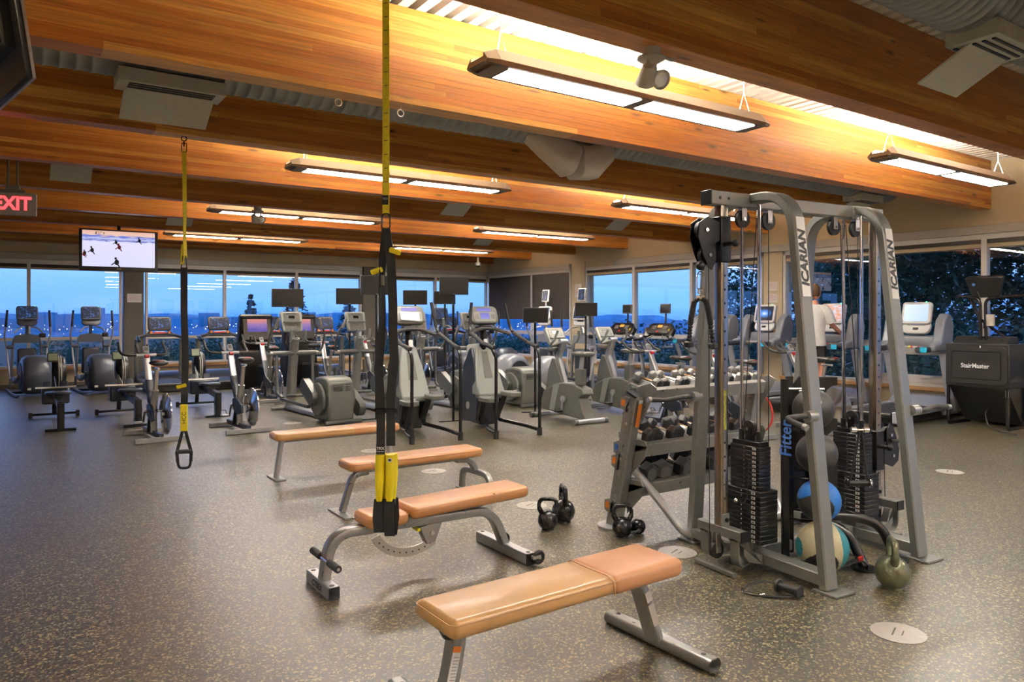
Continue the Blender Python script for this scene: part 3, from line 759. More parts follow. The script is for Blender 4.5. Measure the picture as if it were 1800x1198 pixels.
def foliage(fn, count, size, seed, m='leaf', name='foliage', parent=None):
    r = random.Random(seed); b = MB(); V = []; F = []
    for i in range(count):
        c = Vector(fn(r)); a = Vector((r.gauss(0,1), r.gauss(0,1), r.gauss(0,.6))).normalized(); d = a.orthogonal().normalized()
        s = size * r.uniform(.6, 1.5); k = len(V)
        V += [tuple(c - a*s), tuple(c + d*s*.45), tuple(c + a*s), tuple(c - d*s*.45)]; F.append((k, k+1, k+2, k+3))
    b.v = V; b.f = F
    return b.build(name, m, parent, smooth=False)
def conifer(loc, h, lab, seed):
    t = thing('conifer_tree', lab, 'tree', loc, 0, 'conifers outside the window wall')
    MB().rod((0,0,0), (0,0,h*.97), h*.018, 6, h*.003).build('trunk', 'bark', t)
    def fn(r):
        z = r.uniform(.08, 1) ** .8; lay = z*.6 + round(z*13)/13*.4; a = r.choice([k*PI/4.5 + round(z*13)*2.3 for k in range(9)]) + r.gauss(0, .16)
        rad = (1.03 - lay) * h * .34 * r.uniform(.05, 1) ** .8
        return (rad*math.cos(a), rad*math.sin(a), h*lay - rad*.28 + r.gauss(0, h*.008))
    foliage(fn, 1500, h*.020, seed, 'leaf', 'foliage', t)
conifer((8.7, 27, -1.5), 4.6, 'dark pointed conifer outside, behind the first pole-mounted screen', 1)
conifer((7.9, 30, -1.5), 3.9, 'low conifer outside, between the interactive bikes and the screens', 2)
conifer((11.6, 29, -1.5), 4.0, 'conifer outside, behind the second pole-mounted screen', 3)
def leafy_tree(loc, h, w, lab, seed, cat='tree', group='trees outside the right wall', n=2600, m='leaf2'):
    t = thing('leafy_tree' if h > 2.6 else 'shrub', lab, 'tree' if h > 2.6 else 'shrub', loc, 0, group)
    MB().tube([(0,0,0), (.1,0,h*.4), (0,.1,h*.8)], [h*.03, h*.02, h*.008], 6).build('trunk', 'bark', t)
    R_ = random.Random(seed+50); cs = [(R_.uniform(-.6,.6)*w/2, R_.uniform(-.6,.6)*w/2, h*R_.uniform(.35,.85), R_.uniform(.25,.45)*w) for _ in range(9)]
    def fn(r):
        c = r.choice(cs); v = Vector((r.gauss(0,1), r.gauss(0,1), r.gauss(0,1))).normalized() * c[3] * r.uniform(.55, 1) ** .5
        return (c[0]+v.x, c[1]+v.y, max(.05, c[2]+v.z*.8))
    foliage(fn, n, .085 if h > 2.6 else .06, seed, m, 'foliage', t)
    return t
# rows of planting outside the glass
shr = leafy_tree((1.0, 21.6, -1.5), 2.5, 2.6, 'dark shrub outside the window wall, behind the first elliptical', 11, group='shrubs outside the window wall', n=3500)
names = ['second elliptical', 'grey column', 'first window treadmill', 'second window treadmill', 'first interactive bike', 'second interactive bike', 'pole-mounted screens', 'stair climbers', 'far corner', 'corner blinds']
for i, nm in enumerate(names):
    dup(shr, (2.4 + 1.35*i, 21.5 + (i % 3)*.5, -1.5), i*1.3, 'dark shrub outside the window wall, behind the %s' % nm)
big = leafy_tree((17.5, 4.2, -1.5), 7.0, 5.0, 'tall dark tree outside the right wall, behind the stair mill', 21, n=15000)
for x, y, lab in ((17.6, 8.6, 'behind the person on the treadmill'), (19.5, .6, 'beyond the stair mill, nearer the camera'), (21, 12.2, 'beyond the curved-arm treadmills'), (24, 17, 'seen through the corner windows'), (22, 6.2, 'farther back above the stair mill')):
    dup(big, (x, y, -1.5 if x < 20 else -2.2), y, 'tall dark tree outside the right wall, ' + lab)
lo = leafy_tree((14.6, 11.5, -1.5), 2.55, 2.4, 'low bush outside the right wall, behind the curved-arm treadmills', 31, group='bushes outside the right wall', n=3500)
for x, y, lab in ((14.8, 13.6, 'beside the beige column'), (14.8, 16.0, 'below the dark blinds'), (15.0, 9.2, 'behind the rope attachment'), (14.7, 6.8, 'behind the treadmill the person uses'), (14.9, 4.6, 'behind the stair mill')):
    dup(lo, (x, y, -1.5), y, 'low bush outside the right wall, ' + lab)
# ------------------------------------------------------------------ benches
def pad(parent, xa, xb, w, z, h, m, name='seat_pad', r=.05, seam=None, tilt=0.0, y=0.0, label=None):
    b = MB().at(((xa+xb)/2, y, z - h/2), (0, tilt, 0)).soft((0, 0, 0), (xb-xa, w, h), r, h*.42, 'z', 5, 4)
    o = b.build(name, m, parent, ang=60, label=label)
    pts = [(u, v, h/2 - h*.20) for u, v in rrect(xb-xa+.001, w+.001, r, 5)]
    MB().at(((xa+xb)/2, y, z - h/2), (0, tilt, 0)).tube(pts, .0022, 5, closed=True).build('piping', m, o)
    return o
OV = rrect(.11, .05, .024, 4)
# front flat bench
t = thing('flat_bench', 'nearest long tan bench with a pinkish slip-on cover at its far end', 'bench', (1.94, 2.46, 0), R(1), 'weight benches')
pad(t, -.63, .60, .30, .445, .075, 'tan2', r=.035)
c = MB().at((.375, 0, .408)).soft((0, 0, 0), (.44, .312, .084), .037, .034, 'z', 5, 4).build('pad_cover', 'tancover', t, ang=60, label='pinkish tan slip-on cover')
b = MB(); b.tube([(.158, -.157, -.03+.408), (.15, -.156, .435), (.147, -.12, .452), (.14, 0, .453), (.15, .12, .452), (.158, .157, .43)], .003, 5).build('cover_hem', 'tan', c)
MB().rbox((-.02, 0, .355), (1.12, .06, .03), .01, 'x').build('spine', 'steel', t)
b = MB().sweep(fillet([(-.52, 0, .37), (-.545, 0, .20), (-.60, 0, .03)], .1), rrect(.05, .10, .022, 4), up=(0,1,0)); b.build('leg', 'steel', t, ang=50)
b = MB().sweep(fillet([(.40, 0, .37), (.46, 0, .30), (.56, 0, .03)], .1), rrect(.055, .10, .024, 4), up=(0,1,0)); leg2 = b.build('leg', 'steel', t, ang=50)
for x in (-.62, .585):
    f = MB().sweep([(x, -.33, .030), (x, .33, .030)], rrect(.085, .058, .028, 5), up=(0,0,1), cap=False)
    f.sweep([(x, -.33, .030), (x, .33, .030)], rrect(.075, .048, .023, 5), up=(0,0,1), cap=False)
    o = f.build('foot_bar', 'steel', t)
    for s in (-1, 1): MB().disc((x, s*.27, .0592), .012, .002, 'z', 12).build('bolt_recess', 'blackp', o)
MB().lathe([(.03, 0), (.045, -.02), (.03, -.045)], 16, (-.55, 0, .37)).build('rubber_bumper', 'rubber', t)
MB().at((-.577, -.0515, .19), (0, R(14), 0)).box((0, 0, 0), (.035, .002, .24)).build('warning_label', 'paper', t)
MB().at((-.553, -.0528, .297), (0, R(14), 0)).box((0, 0, 0), (.035, .002, .022)).build('warning_label_band', 'orange', t)
b = MB()
for i in range(16): b.at((-.597+.00275*i, -.0528, .095+.0115*i), (0, R(14), 0)).box((0, 0, 0), (.024, .001, .0016))
b.build('label_print', 'print', t, kind='stuff')
MB().at((.468, -.0515, .27), (0, R(-20), 0)).box((0, 0, 0), (.035, .002, .05)).build('white_label', 'paper', leg2)
MB().at((.50, -.0515, .18), (0, R(-20), 0)).box((0, 0, 0), (.035, .002, .11)).build('grey_label', 'trim', leg2)

# adjustable bench
t = thing('adjustable_bench', 'adjustable tan bench with split pads and a curved ladder, under the hanging straps', 'bench', (2.10, 4.02, 0), R(0), 'weight benches')
pad(t, -.42, -.16, .27, .405, .075, 'tan', 'seat_pad', .05)
pad(t, -.155, .70, .28, .435, .072, 'tan', 'back_pad', .045, tilt=R(-1.5))
MB().box((.42, 0, .4065), (.006, .284, .062)).build('seam', 'tan2', t)
spine = fillet([(-.64, 0, .05), (-.60, 0, .315), (.48, 0, .30), (.585, 0, .05)], .24, 8)
MB().sweep(spine, rrect(.055, .085, .014, 2), up=(0,1,0)).build('arched_frame', 'steel', t, ang=40)
MB().at((.25, 0, .375), (0, R(-6), 0)).rbox((0, 0, 0), (.86, .05, .045), .008, 'x').build('back_rail', 'steel', t)
MB().prism([(-.16, .30), (-.12, .30), (.10, .345), (.10, .365), (-.16, .365)], 'y', -.05, .05).build('hinge_plate', 'steel', t, bev=.004)
MB().disc((-.155, -.052, .375), .014, .012, 'y', 14).build('hinge_bolt', 'chrome', t)
arc = [(-.10 + .27*math.cos(a), .32 + .22*math.sin(a)) for a in [R(200 + 110*i/14) for i in range(15)]]
arc2 = [(-.10 + .215*math.cos(a), .32 + .165*math.sin(a)) for a in [R(310 - 110*i/14) for i in range(15)]]
lad = MB().prism(arc + arc2, 'y', -.006, .006).build('ladder_arc', 'brushed', t)
for i in range(1, 11):
    a = R(203 + 10*i); MB().disc((-.10 + .244*math.cos(a), -.007, .32 + .193*math.sin(a)), .005, .004, 'y', 8).build('ladder_hole', 'blackp', lad)
MB().prism([(-.05, .27), (.11, .29), (.06, .17), (.0, .16)], 'y', -.03, .03).build('ladder_bracket', 'steel', t, bev=.004)
MB().disc((.035, -.034, .225), .014, .01, 'y', 12).build('bolt', 'brushed', t)
MB().rod((-.06, -.04, .26), (-.06, .04, .26), .012, 8).build('pin', 'yellowp', t)
for x, ya, yb in ((-.64, -.16, .20), (.585, -.30, .30)):
    f = MB(); f.sweep([(x, ya, .036), (x, yb, .036)], rrect(.065, .07, .004, 1), up=(0,0,1), cap=False).sweep([(x, ya, .036), (x, yb, .036)], rrect(.055, .06, .003, 1), up=(0,0,1), cap=False)
    o = f.build('foot_bar', 'silver', t, bev=.002)
    for s in (ya+.03, yb-.03): MB().disc((x, s, .072), .014, .003, 'z', 12).build('bolt_recess', 'blackp', o)
    if x > 0: MB().box((x, ya-.001, .036), (.066, .012, .07)).build('end_cap', 'blackp', o)
    else: text('lettering', 'CYBEX', .05, 'print', o, (x-.034, .02, .035), (PI/2, 0, -PI/2), ext=.0005, bold=.0012, shear=.2)
MB().rod((-.645, -.24, .19), (-.645, .13, .19), .010, 8).build('grip_bar', 'chrome', t)
for s in (-.17, .10): MB().rod((-.645, s-.065, .19), (-.645, s+.065, .19), .021, 12).build('foam_grip', 'grip', t)
for s, x in ((-.335, .62), (.10, .65)):
    w = MB().torus((x, s, .05), .034, .012, 'y', 18, 8).disc((x, s, .05), .028, .014, 'y', 16).build('wheel', 'rubber', t)
    MB().box((x-.02, s, .055), (.06, .024, .02)).disc((x, s, .05), .010, .03, 'y', 10).build('wheel_bracket', 'steel', w)
MB().disc((.36, 0, .355), .02, .02, 'z', 12).build('rubber_stop', 'rubber', t)

# third bench
t = thing('flat_bench', 'pink-tan bench with a forked curved rear foot, behind the adjustable bench', 'bench', (2.78, 5.51, 0), R(0), 'weight benches')
pad(t, -.62, .60, .30, .415, .072, 'tan', r=.055)
MB().box((-.44, 0, .380), (.005, .304, .06)).build('seam', 'tan2', t)
MB().rbox((0, 0, .325), (1.04, .05, .04), .008, 'x').build('spine', 'steel', t)
MB().sweep(fillet([(-.42, 0, .31), (-.54, 0, .30), (-.63, 0, .02)], .18, 8), rrect(.045, .07, .012, 2), up=(0,1,0)).build('curved_leg', 'steel', t)
MB().sweep(fillet([(.40, 0, .31), (.54, 0, .30), (.60, 0, .19)], .14, 8), rrect(.045, .07, .012, 2), up=(0,1,0)).build('curved_leg', 'steel', t)
MB().sweep(fillet([(.60, -.26, .01), (.60, -.22, .19), (.60, .10, .19), (.60, .22, .17), (.60, .24, .01)], .12, 7), rrect(.05, .05, .012, 2), up=(1,0,0)).build('forked_foot', 'steel', t)
for y in (-.26, .24): MB().box((.60, y, .006), (.08, .09, .012)).build('foot_plate', 'steel', t, bev=.003)
MB().box((-.64, 0, .006), (.08, .36, .012)).build('foot_plate', 'steel', t, bev=.003)

# fourth bench
t = thing('flat_bench', 'farthest tan bench with a straight sloping leg, near the grey cross trainers', 'bench', (2.70, 7.07, 0), R(0), 'weight benches')
pad(t, -.64, .64, .28, .44, .07, 'tan2', r=.05, label='golden tan seat pad')
MB().at((.375, 0, .405)).soft((0, 0, 0), (.54, .286, .076), .052, .03, 'z', 5, 4).build('pad_cover', 'tan', t, ang=60)
MB().rbox((0, 0, .355), (1.1, .05, .03), .008, 'x').build('spine', 'steel', t)
for s in (-1, 1):
    MB().sweep([(s*.55, 0, .36), (s*.60, 0, .015)], rrect(.045, .07, .014, 2), up=(0,1,0)).build('leg', 'silver', t)
    MB().box((s*.60, 0, .008), (.10, .30, .014)).build('foot_plate', 'steel', t, bev=.003)

# ------------------------------------------------------------------ kettlebells
def kettlebell(loc, rz, r, hgt, lab, m='castiron', body_z=None, squash=1.0, lie=False):
    t = thing('kettlebell', lab, 'kettlebell', loc, rz, 'kettlebells on the floor')
    if lie: t.rotation_euler = (R(94), R(0), rz); t.location.z = r
    zb = r*.93
    pr = [(.001, 0), (r*.55, 0), (r*.62, r*.03)] + [(r*math.cos(a)*1.0, zb + r*math.sin(a)*squash) for a in [R(-55 + 130*i/12) for i in range(13)]] + [(r*.14, zb + r*squash*.985)]
    MB().lathe(pr, 28).build('body', m, t, ang=60)
    w = r*.92; hr = r*.20
    pts = fillet([(-r*.55, 0, zb + r*.55), (-w*1.02, 0, zb + r*1.35), (-w*.80, 0, hgt-hr), (w*.80, 0, hgt-hr), (w*1.02, 0, zb + r*1.35), (r*.55, 0, zb + r*.55)], r*.42, 5)
    n = len(pts); MB().tube(pts, [hr*(1.25 if i < 3 or i > n-4 else 1.0) for i in range(n)], 12).build('handle', m, t, ang=60)
    return t
kettlebell((3.235, 4.27, 0), R(-35), .074, .235, 'small black kettlebell with a wide handle, front one of the pair by the adjustable bench')
kettlebell((3.45, 4.36, 0), R(64), .088, .285, 'larger black kettlebell, rear one of the pair by the adjustable bench')
kettlebell((3.56, 3.83, 0), R(-38), .072, .232, 'upright black kettlebell in front of the dumbbell rack foot', )
kb = kettlebell((3.75, 3.84, 0), R(-70), .055, .19, 'toppled black kettlebell with magenta tape on its handle', lie=True)
MB().at((0, 0, 0)).tube([(-.045, 0, .085), (-.05, 0, .115)], .018, 12).build('tape', 'magenta', kb)
kettlebell((4.17, 2.24, 0), R(38), .094, .285, 'olive green kettlebell beside the cable station foot', 'olive')

# ------------------------------------------------------------------ suspension trainers
# (1) nearest
t = thing('suspension_trainer', 'nearest yellow and black suspension strap, hanging in front of the benches', 'suspension trainer', (1.465, 3.20, 0), R(-34.35), 'suspension trainers')
MB().sweep([(0, 0, 3.17), (.001, 0, 2.7), (0, 0, 2.03)], rrect(.034, .004, .0015, 1), up=(0,1,0)).build('anchor_strap', 'yellow', t)
b = MB()
for i in range(17): b.at((0, -.0028, 2.12 + .065*i), (0, R(-12), 0)).box((0, 0, 0), (.018, .0012, .003))
b.build('stitching', 'print', t, kind='stuff')
lb = MB().box((-.003, -.004, 2.10), (.030, .003, .044)).build('strap_label', 'fabric', t)
text('lettering', 'TRX', .014, 'printwhite', lb, (-.003, -.0062, 2.105), (PI/2, 0, 0), ext=.0003)
MB().tube(fillet([(-.018, 0, 2.035), (.018, 0, 2.035), (.020, 0, 1.965), (-.020, 0, 1.965)], .014, 4, True), .004, 8, closed=True).build('carabiner', 'blackm', t)
def ribbon(pts, w, m, name, parent, th=.003):
    # pts: (x, y, z, twist)
    P = [Vector(p[:3]) for p in pts]; rings = []
    for p, q in zip(P, pts):
        a = q[3] if len(q) > 3 else 0; u = Vector((math.cos(a), math.sin(a), 0)); v = Vector((-math.sin(a), math.cos(a), 0))
        rings.append([p + u*w/2 + v*th, p - u*w/2 + v*th, p - u*w/2 - v*th, p + u*w/2 - v*th])
    return MB().loft(rings).build(name, m, parent, ang=60)
ribbon([(.0, .002, 1.965, .1), (-.006, .0, 1.90, .2), (-.016, -.002, 1.80, .9), (-.020, 0, 1.72, 1.2), (-.018, 0, 1.62, .9), (-.016, 0, 1.52, .9), (-.026, 0, 1.42, .5), (-.034, 0, 1.30, .2), (-.028, 0, 1.20, .05), (-.024, 0, 1.128, 0), (-.024, 0, .94, 0)], .040, 'fabric', 'left_strap', t)
ribbon([(.0, -.004, 1.965, 0), (.010, -.006, 1.90, -.2), (.022, -.006, 1.83, .3), (.030, -.006, 1.72, .2), (.034, -.006, 1.60, .15), (.034, -.006, 1.48, .1), (.040, -.006, 1.36, .3), (.032, -.006, 1.28, .2), (.026, -.006, 1.20, .05), (.024, -.006, 1.128, 0), (.024, -.006, .94, 0)], .042, 'fabric', 'right_strap', t)
for x, z, s in ((.045, 1.857, 1), (-.042, 1.765, -1)):
    MB().at((x, -.01, z), (R(20), R(18*s), 0)).soft((0, 0, 0), (.058, .014, .026), .008, .005, 'y').build('adjuster_tab', 'yellowp', t)
MB().box((-.014, -.012, 1.72), (.016, .012, .05)).build('cam_buckle', 'pillar', t, bev=.003)
for x in (-.024, .026):
    MB().tube(fillet([(x-.026, -.010, 1.118), (x+.026, -.010, 1.118), (x+.022, -.004, 1.094), (x-.022, -.004, 1.094)], .008, 3, True), .0042, 8, closed=True).build('adjuster_bar', 'blackm', t)
lb = MB().box((-.024, -.006, .925), (.041, .004, .052)).build('strap_label', 'fabric', t)
text('lettering', 'TRX', .019, 'printwhite', lb, (-.024, -.0085, .928), (PI/2, 0, 0), ext=.0004, bold=.0005)
MB().box((-.024, -.0085, .913), (.034, .001, .0015)).build('lettering_rule', 'printwhite', lb)
for i, x in enumerate((-.026, .022)):
    for j, dy in enumerate((-.010, .018)):
        xx = x + .010*j
        MB().tube([(xx, dy, .90), (xx, dy-.002, .80), (xx-.003, dy, .73), (xx-.003, dy, .682)], [.021, .0225, .019, .015], 12).build('padded_sleeve', 'yellowp', t, ang=60)
pc = MB().box((.024, -.034, .878), (.020, .002, .018)).build('patch', 'paper', t)
MB().box((.024, -.0355, .878), (.013, .001, .010)).build('patch_print', 'print', pc)
for x, z0 in ((-.030, .535), (.020, .518)):
    ribbon([(x, -.012, .69, 0), (x-.004, -.02, .64, .1), (x-.005, -.024, .60, 0), (x, -.016, z0, 0), (x+.008, .012, z0, 0), (x+.016, .03, .60, .2), (x+.012, .02, .69, 0)], .046, 'fabric', 'foot_cradle', t, .003)
    MB().rod((x-.022, 0, .675), (x+.026, .004, .675), .013, 10).build('handle_grip', 'grip', t)
# (2) farther
t = thing('suspension_trainer', 'farther yellow and black suspension strap with one hanging handle, in front of the spin bikes', 'suspension trainer', (1.29, 7.12, 0), R(-20), 'suspension trainers')
MB().torus((0, 0, 3.15), .022, .005, 'y', 14, 6).torus((0, 0, 3.10), .020, .0045, 'x', 14, 6).build('shackle', 'blackm', t)
MB().tube(fillet([(-.02, 0, 3.11), (.02, 0, 3.11), (.022, 0, 3.03), (-.022, 0, 3.03)], .014, 3, True), .004, 6, closed=True).build('carabiner', 'blackm', t)
ribbon([(0, 0, 3.045, 0), (.004, 0, 2.8, .2), (.006, 0, 2.5, .6), (.004, 0, 2.3, 1.1), (.01, 0, 2.08, .6)], .036, 'yellow', 'anchor_strap', t)
ribbon([(-.012, .005, 2.20, .7), (-.016, .005, 2.10, .6), (-.014, 0, 2.02, .5)], .03, 'yellow', 'strap_tail', t)
MB().tube(fillet([(-.01, 0, 2.10), (.012, 0, 2.10), (.024, 0, 1.98), (-.024, 0, 1.98)], .012, 3, True), .0045, 6, closed=True).build('carabiner', 'blackm', t)
ribbon([(0, 0, 1.99, 0), (.0, 0, 1.6, .15), (.012, 0, 1.2, .1), (.006, 0, .90, 0), (.002, 0, .76, 0)], .058, 'fabric', 'webbing', t, .006)
MB().at((-.02, -.012, .925), (R(15), R(-14), 0)).soft((0, 0, 0), (.085, .015, .032), .008, .005, 'y').build('adjuster_tab', 'yellowp', t)
MB().box((0, -.004, .64), (.062, .018, .24)).build('padded_sleeve', 'yellowp', t, bev=.006)
text('lettering', 'HCC', .05, 'print', t, (.002, -.0145, .64), (PI/2, R(-90), 0), ext=.0004)
for s in (-1, 1): ribbon([(s*.01, 0, .53, 0), (s*.035, 0, .43, 0), (s*.06, 0, .33, 0), (s*.055, .01, .24, 0)], .028, 'fabric', 'handle_strap', t)
MB().rod((-.065, 0, .335), (.065, 0, .335), .02, 12).build('handle_grip', 'grip', t)
MB().tube(fillet([(-.055, .01, .25), (-.045, .01, .185), (.045, .01, .185), (.055, .01, .25)], .04), .012, 8).build('foot_cradle', 'fabric', t)

# ------------------------------------------------------------------ cable station
CM = thing('cable_crossover_station', 'grey dual-stack cable station with two tall arched frames', 'cable machine', (4.35, 2.93, 0), R(-5))
legs = {}
for (fx, yt, yf, yt2, yf2) in ((-.5, -.33, -.57, .33, .50), (.5, -.22, -.48, .35, .50)):
    path = fillet([(fx, yf, .02), (fx, yt, 2.285), (fx, yt2, 2.285), (fx, yf2, .02)], .22, 8)
    half = len(path)
    fr = MB().sweep(path, rrect(.058, .10, .008, 1), up=(1,0,0)).build('arched_frame', 'frame', CM, ang=40)
    for y, s in ((yf, -1), (yf2, 1)):
        MB().box((fx + .02, y + s*.02, .008), (.17, .15, .014)).build('foot_plate', 'frame', fr, bev=.003)
    # logo strip on the near leg
    n = Vector((0, yt - yf, 2.265)).normalized()
    def onleg(z, off): return (fx, yf + (yt-yf)*z/2.265 - .029 - off, z)
    X = n; Y = Vector((-1, 0, 0)); Z = X.cross(Y)
    Mx = Matrix((X, Y, Z)).transposed().to_4x4()
    zc = 1.90
    pz = MB(); pz.at(onleg(zc, .004), (0,0,0)); pz.T = Matrix.Translation(onleg(zc, .003)) @ Mx; pz.box((0, 0, 0), (.47, .072, .003))
    pl_ = pz.build('logo_strip', 'paper', CM)
    text('lettering', 'ICARIAN', .083, 'print', pl_, onleg(zc-.01, .0065), Mx.to_euler(), ext=.0006, bold=.0035, shear=.18, sx=1.02)
def tubebar(a, b, w, h, name, m='frame', parent=CM, r=.006, up=(0,0,1)):
    return MB().sweep([a, b], rrect(w, h, r, 1), up=up).build(name, m, parent)
tubebar((-.5, -.56, .07), (-.5, .49, .07), .10, .07, 'base_rail'); tubebar((.5, -.47, .07), (.5, .49, .07), .10, .07, 'base_rail')
tubebar((-.46, 0, .07), (.46, 0, .07), .08, .07, 'base_rail')
cb = tubebar((-.87, 0, 2.27), (.78, 0, 2.27), .085, .085, 'crossbar')
MB().box((-.872, 0, 2.27), (.012, .088, .088)).build('end_cap', 'blackp', cb, bev=.003)
for x in (-.80, -.73, .66, .72): MB().disc((x, -.0435, 2.27), .009, .003, 'y', 10).build('bolt_hole', 'blackp', cb)
MB().box((.47, -.046, 2.265), (.07, .008, .09)).disc((.455, -.052, 2.265), .013, .01, 'y', 12).build('joint_plate', 'brushed', cb, bev=.002)
MB().box((-.47, -.046, 2.265), (.012, .01, .09)).build('joint_plate', 'brushed', cb)
def pulley(x, y, z, r=.05, axis='y', parent=CM, br=True):
    p = [(r*.35, -.012), (r, -.012), (r*.9, -.003), (r*.9, .003), (r, .012), (r*.35, .012)]
    o = MB().lathe(p, 22, (x, y, z), axis).build('pulley', 'rubber', parent)
    d = {'y': (.03, .035), 'x': (.035, .03)}[axis]
    if br: MB().box((x, y-.018, z+.045), (.042, .005, .12)).box((x, y+.018, z+.045), (.042, .005, .12)).build('pulley_bracket', 'brushed', o, bev=.002)
    MB().disc((x, y, z), .010, .05 if axis == 'y' else .06, axis, 10).build('axle_bolt', 'chrome', o)
    return o
for x in (-.57, -.34, .30, .53): pulley(x, 0, 2.16, .056)
# columns with peg holes
M['scale_green'] = mat('worn_lime_scale', (0.30, 0.30, 0.05), 0.5, noise=0.5, nscale=60)
M['column'] = mat('dull_chromed_column', (0.42, 0.37, 0.30), 0.24, 1.0)
for s in (-1, 1):
    col = MB().sweep([(s*.75, 0, .26), (s*.75, 0, 2.23)], rrect(.06, .06, .006, 2), up=(1,0,0)).build('column', 'column', CM)
    for i in range(20):
        MB().disc((s*.75, -.0305, .44 + .085*i), .0075, .002, 'y', 10).build('peg_hole', 'blackp', col)
    if s < 0: MB().box((s*.75, -.0312, .98), (.022, .001, .24)).build('height_scale', 'scale_green', col)
    # seat bar and J struts
    tubebar((s*.75, -.19, .245), (s*.75, .17, .245), .065, .06, 'column_shelf')
    MB().box((s*.75, -.192, .245), (.068, .008, .064)).build('end_cap', 'blackp', CM)
    for yy in (-.13, .12):
        MB().sweep(fillet([(s*.77, yy, .24), (s*.77, yy, .045), (s*.52, yy*.3, .06)], .16, 8), rrect(.012, .07, .003, 1), up=(0,1,0)).build('curved_strut', 'frame', CM)
        MB().prism([(s*.80, .22), (s*.72, .22), (s*.72, .12), (s*.68, .075), (s*.56, .04), (s*.56, .10), (s*.66, .13), (s*.69, .22)], 'y', yy-.025, yy+.025).build('strut_web', 'frame', CM, bev=.003)
    tubebar((s*.80, -.16, .018), (s*.80, .16, .018), .03, .03, 'floor_bar')
    pulley(s*.80, -.01, .13, .05, 'y')
    MB().box((s*.75, -.034, .31), (.06, .008, .07)).build('column_clamp', 'frame', CM); MB().disc((s*.745, -.042, .31), .013, .012, 'y', 12).build('bolt', 'blackm', CM)
# guide rods, weight stacks
M['blackplate'] = mat('black_enamel_plate', (0.016, 0.016, 0.017), 0.30, 0.3, noise=0.15)
for s in (-1, 1):
    x = s*.5
    for y in (-.07, .07): MB().rod((x, y, .16), (x, y, 2.24), .011, 10).build('guide_rod', 'chrome', CM)
    MB().rbox((x, 0, .125), (.09, .12, .06), .01, 'z').build('stack_pedestal', 'frame', CM)
    z = .155
    nn = (11, 9)
    for i in range(11):
        d = (.155, .30, .0278); o = MB().box((x, 0, z + .0145), d).build('weight_plate', 'blackplate', CM, bev=.0032, seg=1)
        fx_ = x - .0785
        MB().disc((fx_, -.0, z+.0145), .0055, .002, 'x', 8).build('pin_hole', 'chrome', o)
        MB().box((fx_, -.095, z+.0145), (.002, .03, .016)).build('number_tab', 'paper', o)
        MB().box((fx_-.0012, -.095, z+.0145), (.001, .014, .006)).build('number_print', 'print', o)
        z += .0295
    for i in range(10):
        d = (.105, .235, .0248); o = MB().box((x, 0, z + .013), d).build('weight_plate', 'blackplate', CM, bev=.0032, seg=1)
        fx_ = x - .0535
        MB().disc((fx_, 0, z+.013), .005, .002, 'x', 8).build('pin_hole', 'chrome', o)
        MB().box((fx_, -.080, z+.013), (.002, .026, .014)).build('number_tab', 'paper', o)
        MB().box((fx_-.0012, -.080, z+.013), (.001, .012, .006)).build('number_print', 'print', o)
        z += .0265
    MB().box((x, 0, z+.015), (.09, .215, .03)).build('top_plate', 'blackm', CM, bev=.003)
    for y in (-.07, .07): MB().disc((x, y, z+.06), .018, .06, 'z', 14).build('bushing', 'blackp', CM)
    pulley(x, 0, z+.10, .050, 'x', br=False)
    MB().box((x, 0, z+.07), (.035, .05, .09)).build('pulley_block', 'blackm', CM)
    # cables
    for (yy, xo) in ((-.052, 0), (.052, 0)): MB().rod((x, yy, z+.10), (x + (.08 if s < 0 else -.1), yy*.4, 2.18), .0032, 6).build('cable', 'rubber', CM)
    MB().rod((s*.855, -.01, .13), (s*.855, 0, 2.0 if s < 0 else .56), .0032, 6).build('cable', 'rubber', CM)
    MB().rod((s*.5-.16*s*0 + (.165 if s < 0 else .06), 0, .10), (x + (.165 if s < 0 else .06), 0, 2.16), .0032, 6).build('cable', 'rubber', CM)
# selector pin with cord on the near stack
pn = MB().rod((-.582, .0, .405), (-.61, .0, .405), .007, 8).ball((-.622, 0, .405), .016, 12, 8).build('selector_pin', 'chrome', CM)
MB().tube(fillet([(-.605, -.006, .40), (-.60, -.03, .385), (-.59, -.055, .42), (-.57, -.05, .52), (-.565, -.045, .66)], .03), .004, 6).build('pin_cord', 'rubber', pn)
# upper pulley carriage on the near column
def carriage(s, zc, flip, parent=CM):
    cx_ = s*.75
    o = MB().box((cx_, 0, zc), (.085, .085, .28)).build('carriage_sleeve', 'blackm', parent, bev=.006)
    MB().rod((cx_, -.04, zc-.03*flip), (cx_, -.11, zc-.03*flip), .014, 10).ball((cx_, -.115, zc-.03*flip), .022, 12, 8).build('lock_knob', 'blackp', o)
    pl2 = [(s*.80, zc+.10*flip), (s*.90, zc+.13*flip), (s*.965, zc+.09*flip), (s*.975, zc+.01*flip), (s*.935, zc-.10*flip), (s*.895, zc-.17*flip), (s*.865, zc-.19*flip), (s*.83, zc-.13*flip), (s*.835, zc-.03*flip), (s*.80, zc-.01*flip)]
    for y in (-.035, .035): MB().prism(pl2, 'y', y-.004, y+.004).build('swivel_plate', 'blackm', o, bev=.002)
    for q, (px_, pz_) in enumerate(((s*.905, zc+.05*flip), (s*.88, zc-.10*flip))):
        MB().disc((px_, 0, pz_), .055, .03, 'y', 20).build('pulley', 'rubber', o); MB().disc((px_, 0, pz_), .012, .09, 'y', 10).build('bolt', 'chrome', o)
    return o
c1 = carriage(-1, 2.02, 1)
carriage(1, .60, -1)
MB().rod((.86, -.05, .66), (.97, -.09, .655), .014, 10).build('carriage_handle', 'rubber', CM)
